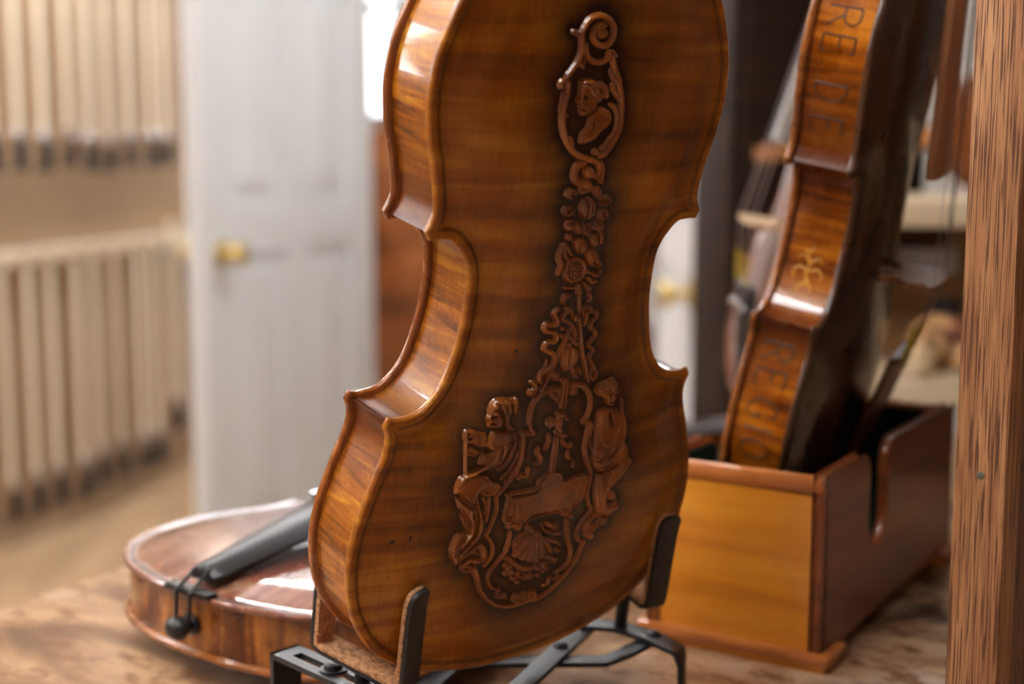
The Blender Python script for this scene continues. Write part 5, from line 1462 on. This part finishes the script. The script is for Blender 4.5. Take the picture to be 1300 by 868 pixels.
# white archive box with lid, standing on the lower shelf
def carton(name, x0, x1, y0, y1, z0, z1, body, lid, label):
    r = empty(name, ((x0+x1)/2, y0, z0)); tag(r, label, 'box'); w = (x1-x0)/2; h = z1-z0
    mb = MB(); mb.box(-w,w,.0,y1-y0,0,h*.78); obj('body', mb.mesh('body',1,bevel=.003), body, r)
    mb = MB(); mb.box(-w-.003,w+.003,-.003,y1-y0+.003,h*.76,h); obj('lid', mb.mesh('lid',1,bevel=.003), lid, r)
M_KRAFT = plain('brown_kraft_card', srgb(176,132,86), .7); M_PALE = plain('pale_blue_white_card', srgb(222,224,236), .6); M_DKBOX = plain('dark_brown_card', srgb(74,42,26), .6)
carton('storage_carton', PX(1140,RY), PX(1262,RY), RY+.125, RY+.24, zs+.001, zat(322,RY), M_KRAFT, M_PALE, 'brown carton with pale lid on the shelf rack')
carton('flat_carton', PX(1150,RY), PX(1255,RY), RY+.13, RY+.24, zat(322,RY)+.002, zat(296,RY), M_DKBOX, M_DKBOX, 'flat dark brown box on top of the storage carton')
# loose scrolls, blocks and pegs lying in front on the lower shelf
M_PARTS = [plain('raw_maple', srgb(206,160,112), .55), plain('reddish_wood', srgb(156,92,62), .45, coat=.2), plain('blackened_wood', srgb(40,34,36), .4), plain('pale_spruce', srgb(228,200,158), .55)]
def volute(name, loc, rz, sc, mat, label):
    mb = MB(); rows = []
    for k in range(34):
        a = 2.4-k*.32; r = .024*math.exp(-k*.05); w = .010+k*.00022; th = .0065*math.exp(-k*.03)
        c, s = math.cos(a), math.sin(a)
        rows.append([(-w,(r+th)*c,(r+th)*s+.03),(w,(r+th)*c,(r+th)*s+.03),(w,(r-th)*c,(r-th)*s+.03),(-w,(r-th)*c,(r-th)*s+.03)])
    mb.loft(rows); r = obj(name, mb.mesh(name,sc), mat, None, loc, (0,0,rz)); tag(r, label, 'scroll')
    nb = MB(); nb.loft([[(-.010,-.02,.006),(.010,-.02,.006),(.010,-.02,.028),(-.010,-.02,.028)],[(-.012,-.09,.0),(.012,-.09,.0),(.012,-.09,.022),(-.012,-.09,.022)]])
    obj('neck_stub', nb.mesh('neck_stub',sc,bevel=.001), mat, r)
volute('violin_scroll', (PX(1196,RY), RY+.005, zs+.003), 1.2, 1.15, M_PARTS[0], 'loose pale maple scroll lying on the shelf rack by the oak post')
volute('violin_scroll', (PX(1238,RY), RY+.055, zs+.003), 2.9, 1.0, M_PARTS[1], 'loose reddish scroll lying on the shelf rack')
for k, (px, w, h, mt, lb) in enumerate(((1232,.035,.075,2,'black block at the right end of the rack shelf'),(1178,.022,.030,3,'pale spruce block leaning on the rack shelf'),(1210,.04,.022,0,'flat maple block at the front of the rack shelf'))):
    mb = MB(); mb.box(-w/2,w/2,-.012,.012,0,h); mb.box(-w*.3,w*.3,-.0125,.0125,h,h+.006)
    tag(obj('wood_block', mb.mesh('wood_block',1,bevel=.002), M_PARTS[mt], None, (PX(px,RY), RY+(.10,.02,.055)[k]-.03, zs+.001)), lb, 'wood block')
# fiddle scroll with a black peg reaching out in front of the cabinet
zsh = zat(252,RY)
ang = -.093                                         # it rests on its lower and upper bouts
Mv = Matrix.Translation((.900, RY+.12, zsh+.1065)) @ Matrix.Rotation(math.radians(-6),4,'Z') @ Matrix.Rotation(ang,4,'Y') @ Matrix(((0,-1,0,0),(0,0,-1,0),(1,0,0,0),(0,0,0,1)))
sv = fiddle('shelved_violin', Mv, dict(MATSC, neck=M_NECK))
tag(sv, 'violin lying on its side on the rack, scroll with black pegs towards the cabinet', 'violin')

# music stand glimpsed through the waist gap
M_CHROME = plain('chrome', srgb(225,225,235), .12, metal=1.0)
mx, my = PX(835,2.9), 2.9
ms = empty('music_stand', (mx, my, 0)); tag(ms, 'chrome music stand with round clamp knob behind the carved violin', 'music stand')
mb = MB(); mb.tube([(0,0,.25),(0,0,1.1)], .007, 10); obj('pole', mb.mesh('pole',1), M_CHROME, ms)
mb = MB(); mb.lathe([(0,-.016),(.011,-.012),(.016,0),(.011,.012),(0,.016)], 16, (0,-.02,zat(375,2.9)), (0,1,0)); obj('clamp_knob', mb.mesh('clamp_knob',1), M_CHROME, ms)
for k in range(3):
    a = k*2*math.pi/3+.4; mb = MB(); mb.tube([(0,0,.30),(.22*math.cos(a),.22*math.sin(a),.006)], .006, 8); obj('leg', mb.mesh('leg',1), M_CHROME, ms)
mb = MB(); mb.loft([[(-.2,-.05,1.1),(.0,-.05,1.1),(.0,-.046,1.1),(-.2,-.046,1.1)],[(-.2,.03,1.32),(.0,.03,1.32),(.0,.034,1.32),(-.2,.034,1.32)]]); obj('desk', mb.mesh('desk',1,smooth=False), M_CHROME, ms)

# low padded cradle carrying the violin behind the lettered one
tp = T3+Rb@np.array((0,-9.5,-FH/2))*S3
cp = W(tp[0], tp[1], -294); hc = (tp[2]+294)*MM-.004
cr_ = empty('violin_cradle', (cp.x, cp.y, TABLE_Z), math.atan2(Rb[1,0], Rb[0,0])); tag(cr_, 'low dark cradle under the violin behind the lettered one', 'cradle')
mb = MB(); mb.box(-.07,.07,-.045,.045,0,hc-.008); obj('base', mb.mesh('base',1,bevel=.003), M_DARKWOOD, cr_)
mb = MB(); mb.box(-.06,.06,-.035,.035,hc-.0081,hc); obj('cushion', mb.mesh('cushion',1,bevel=.003), M_FELT, cr_)
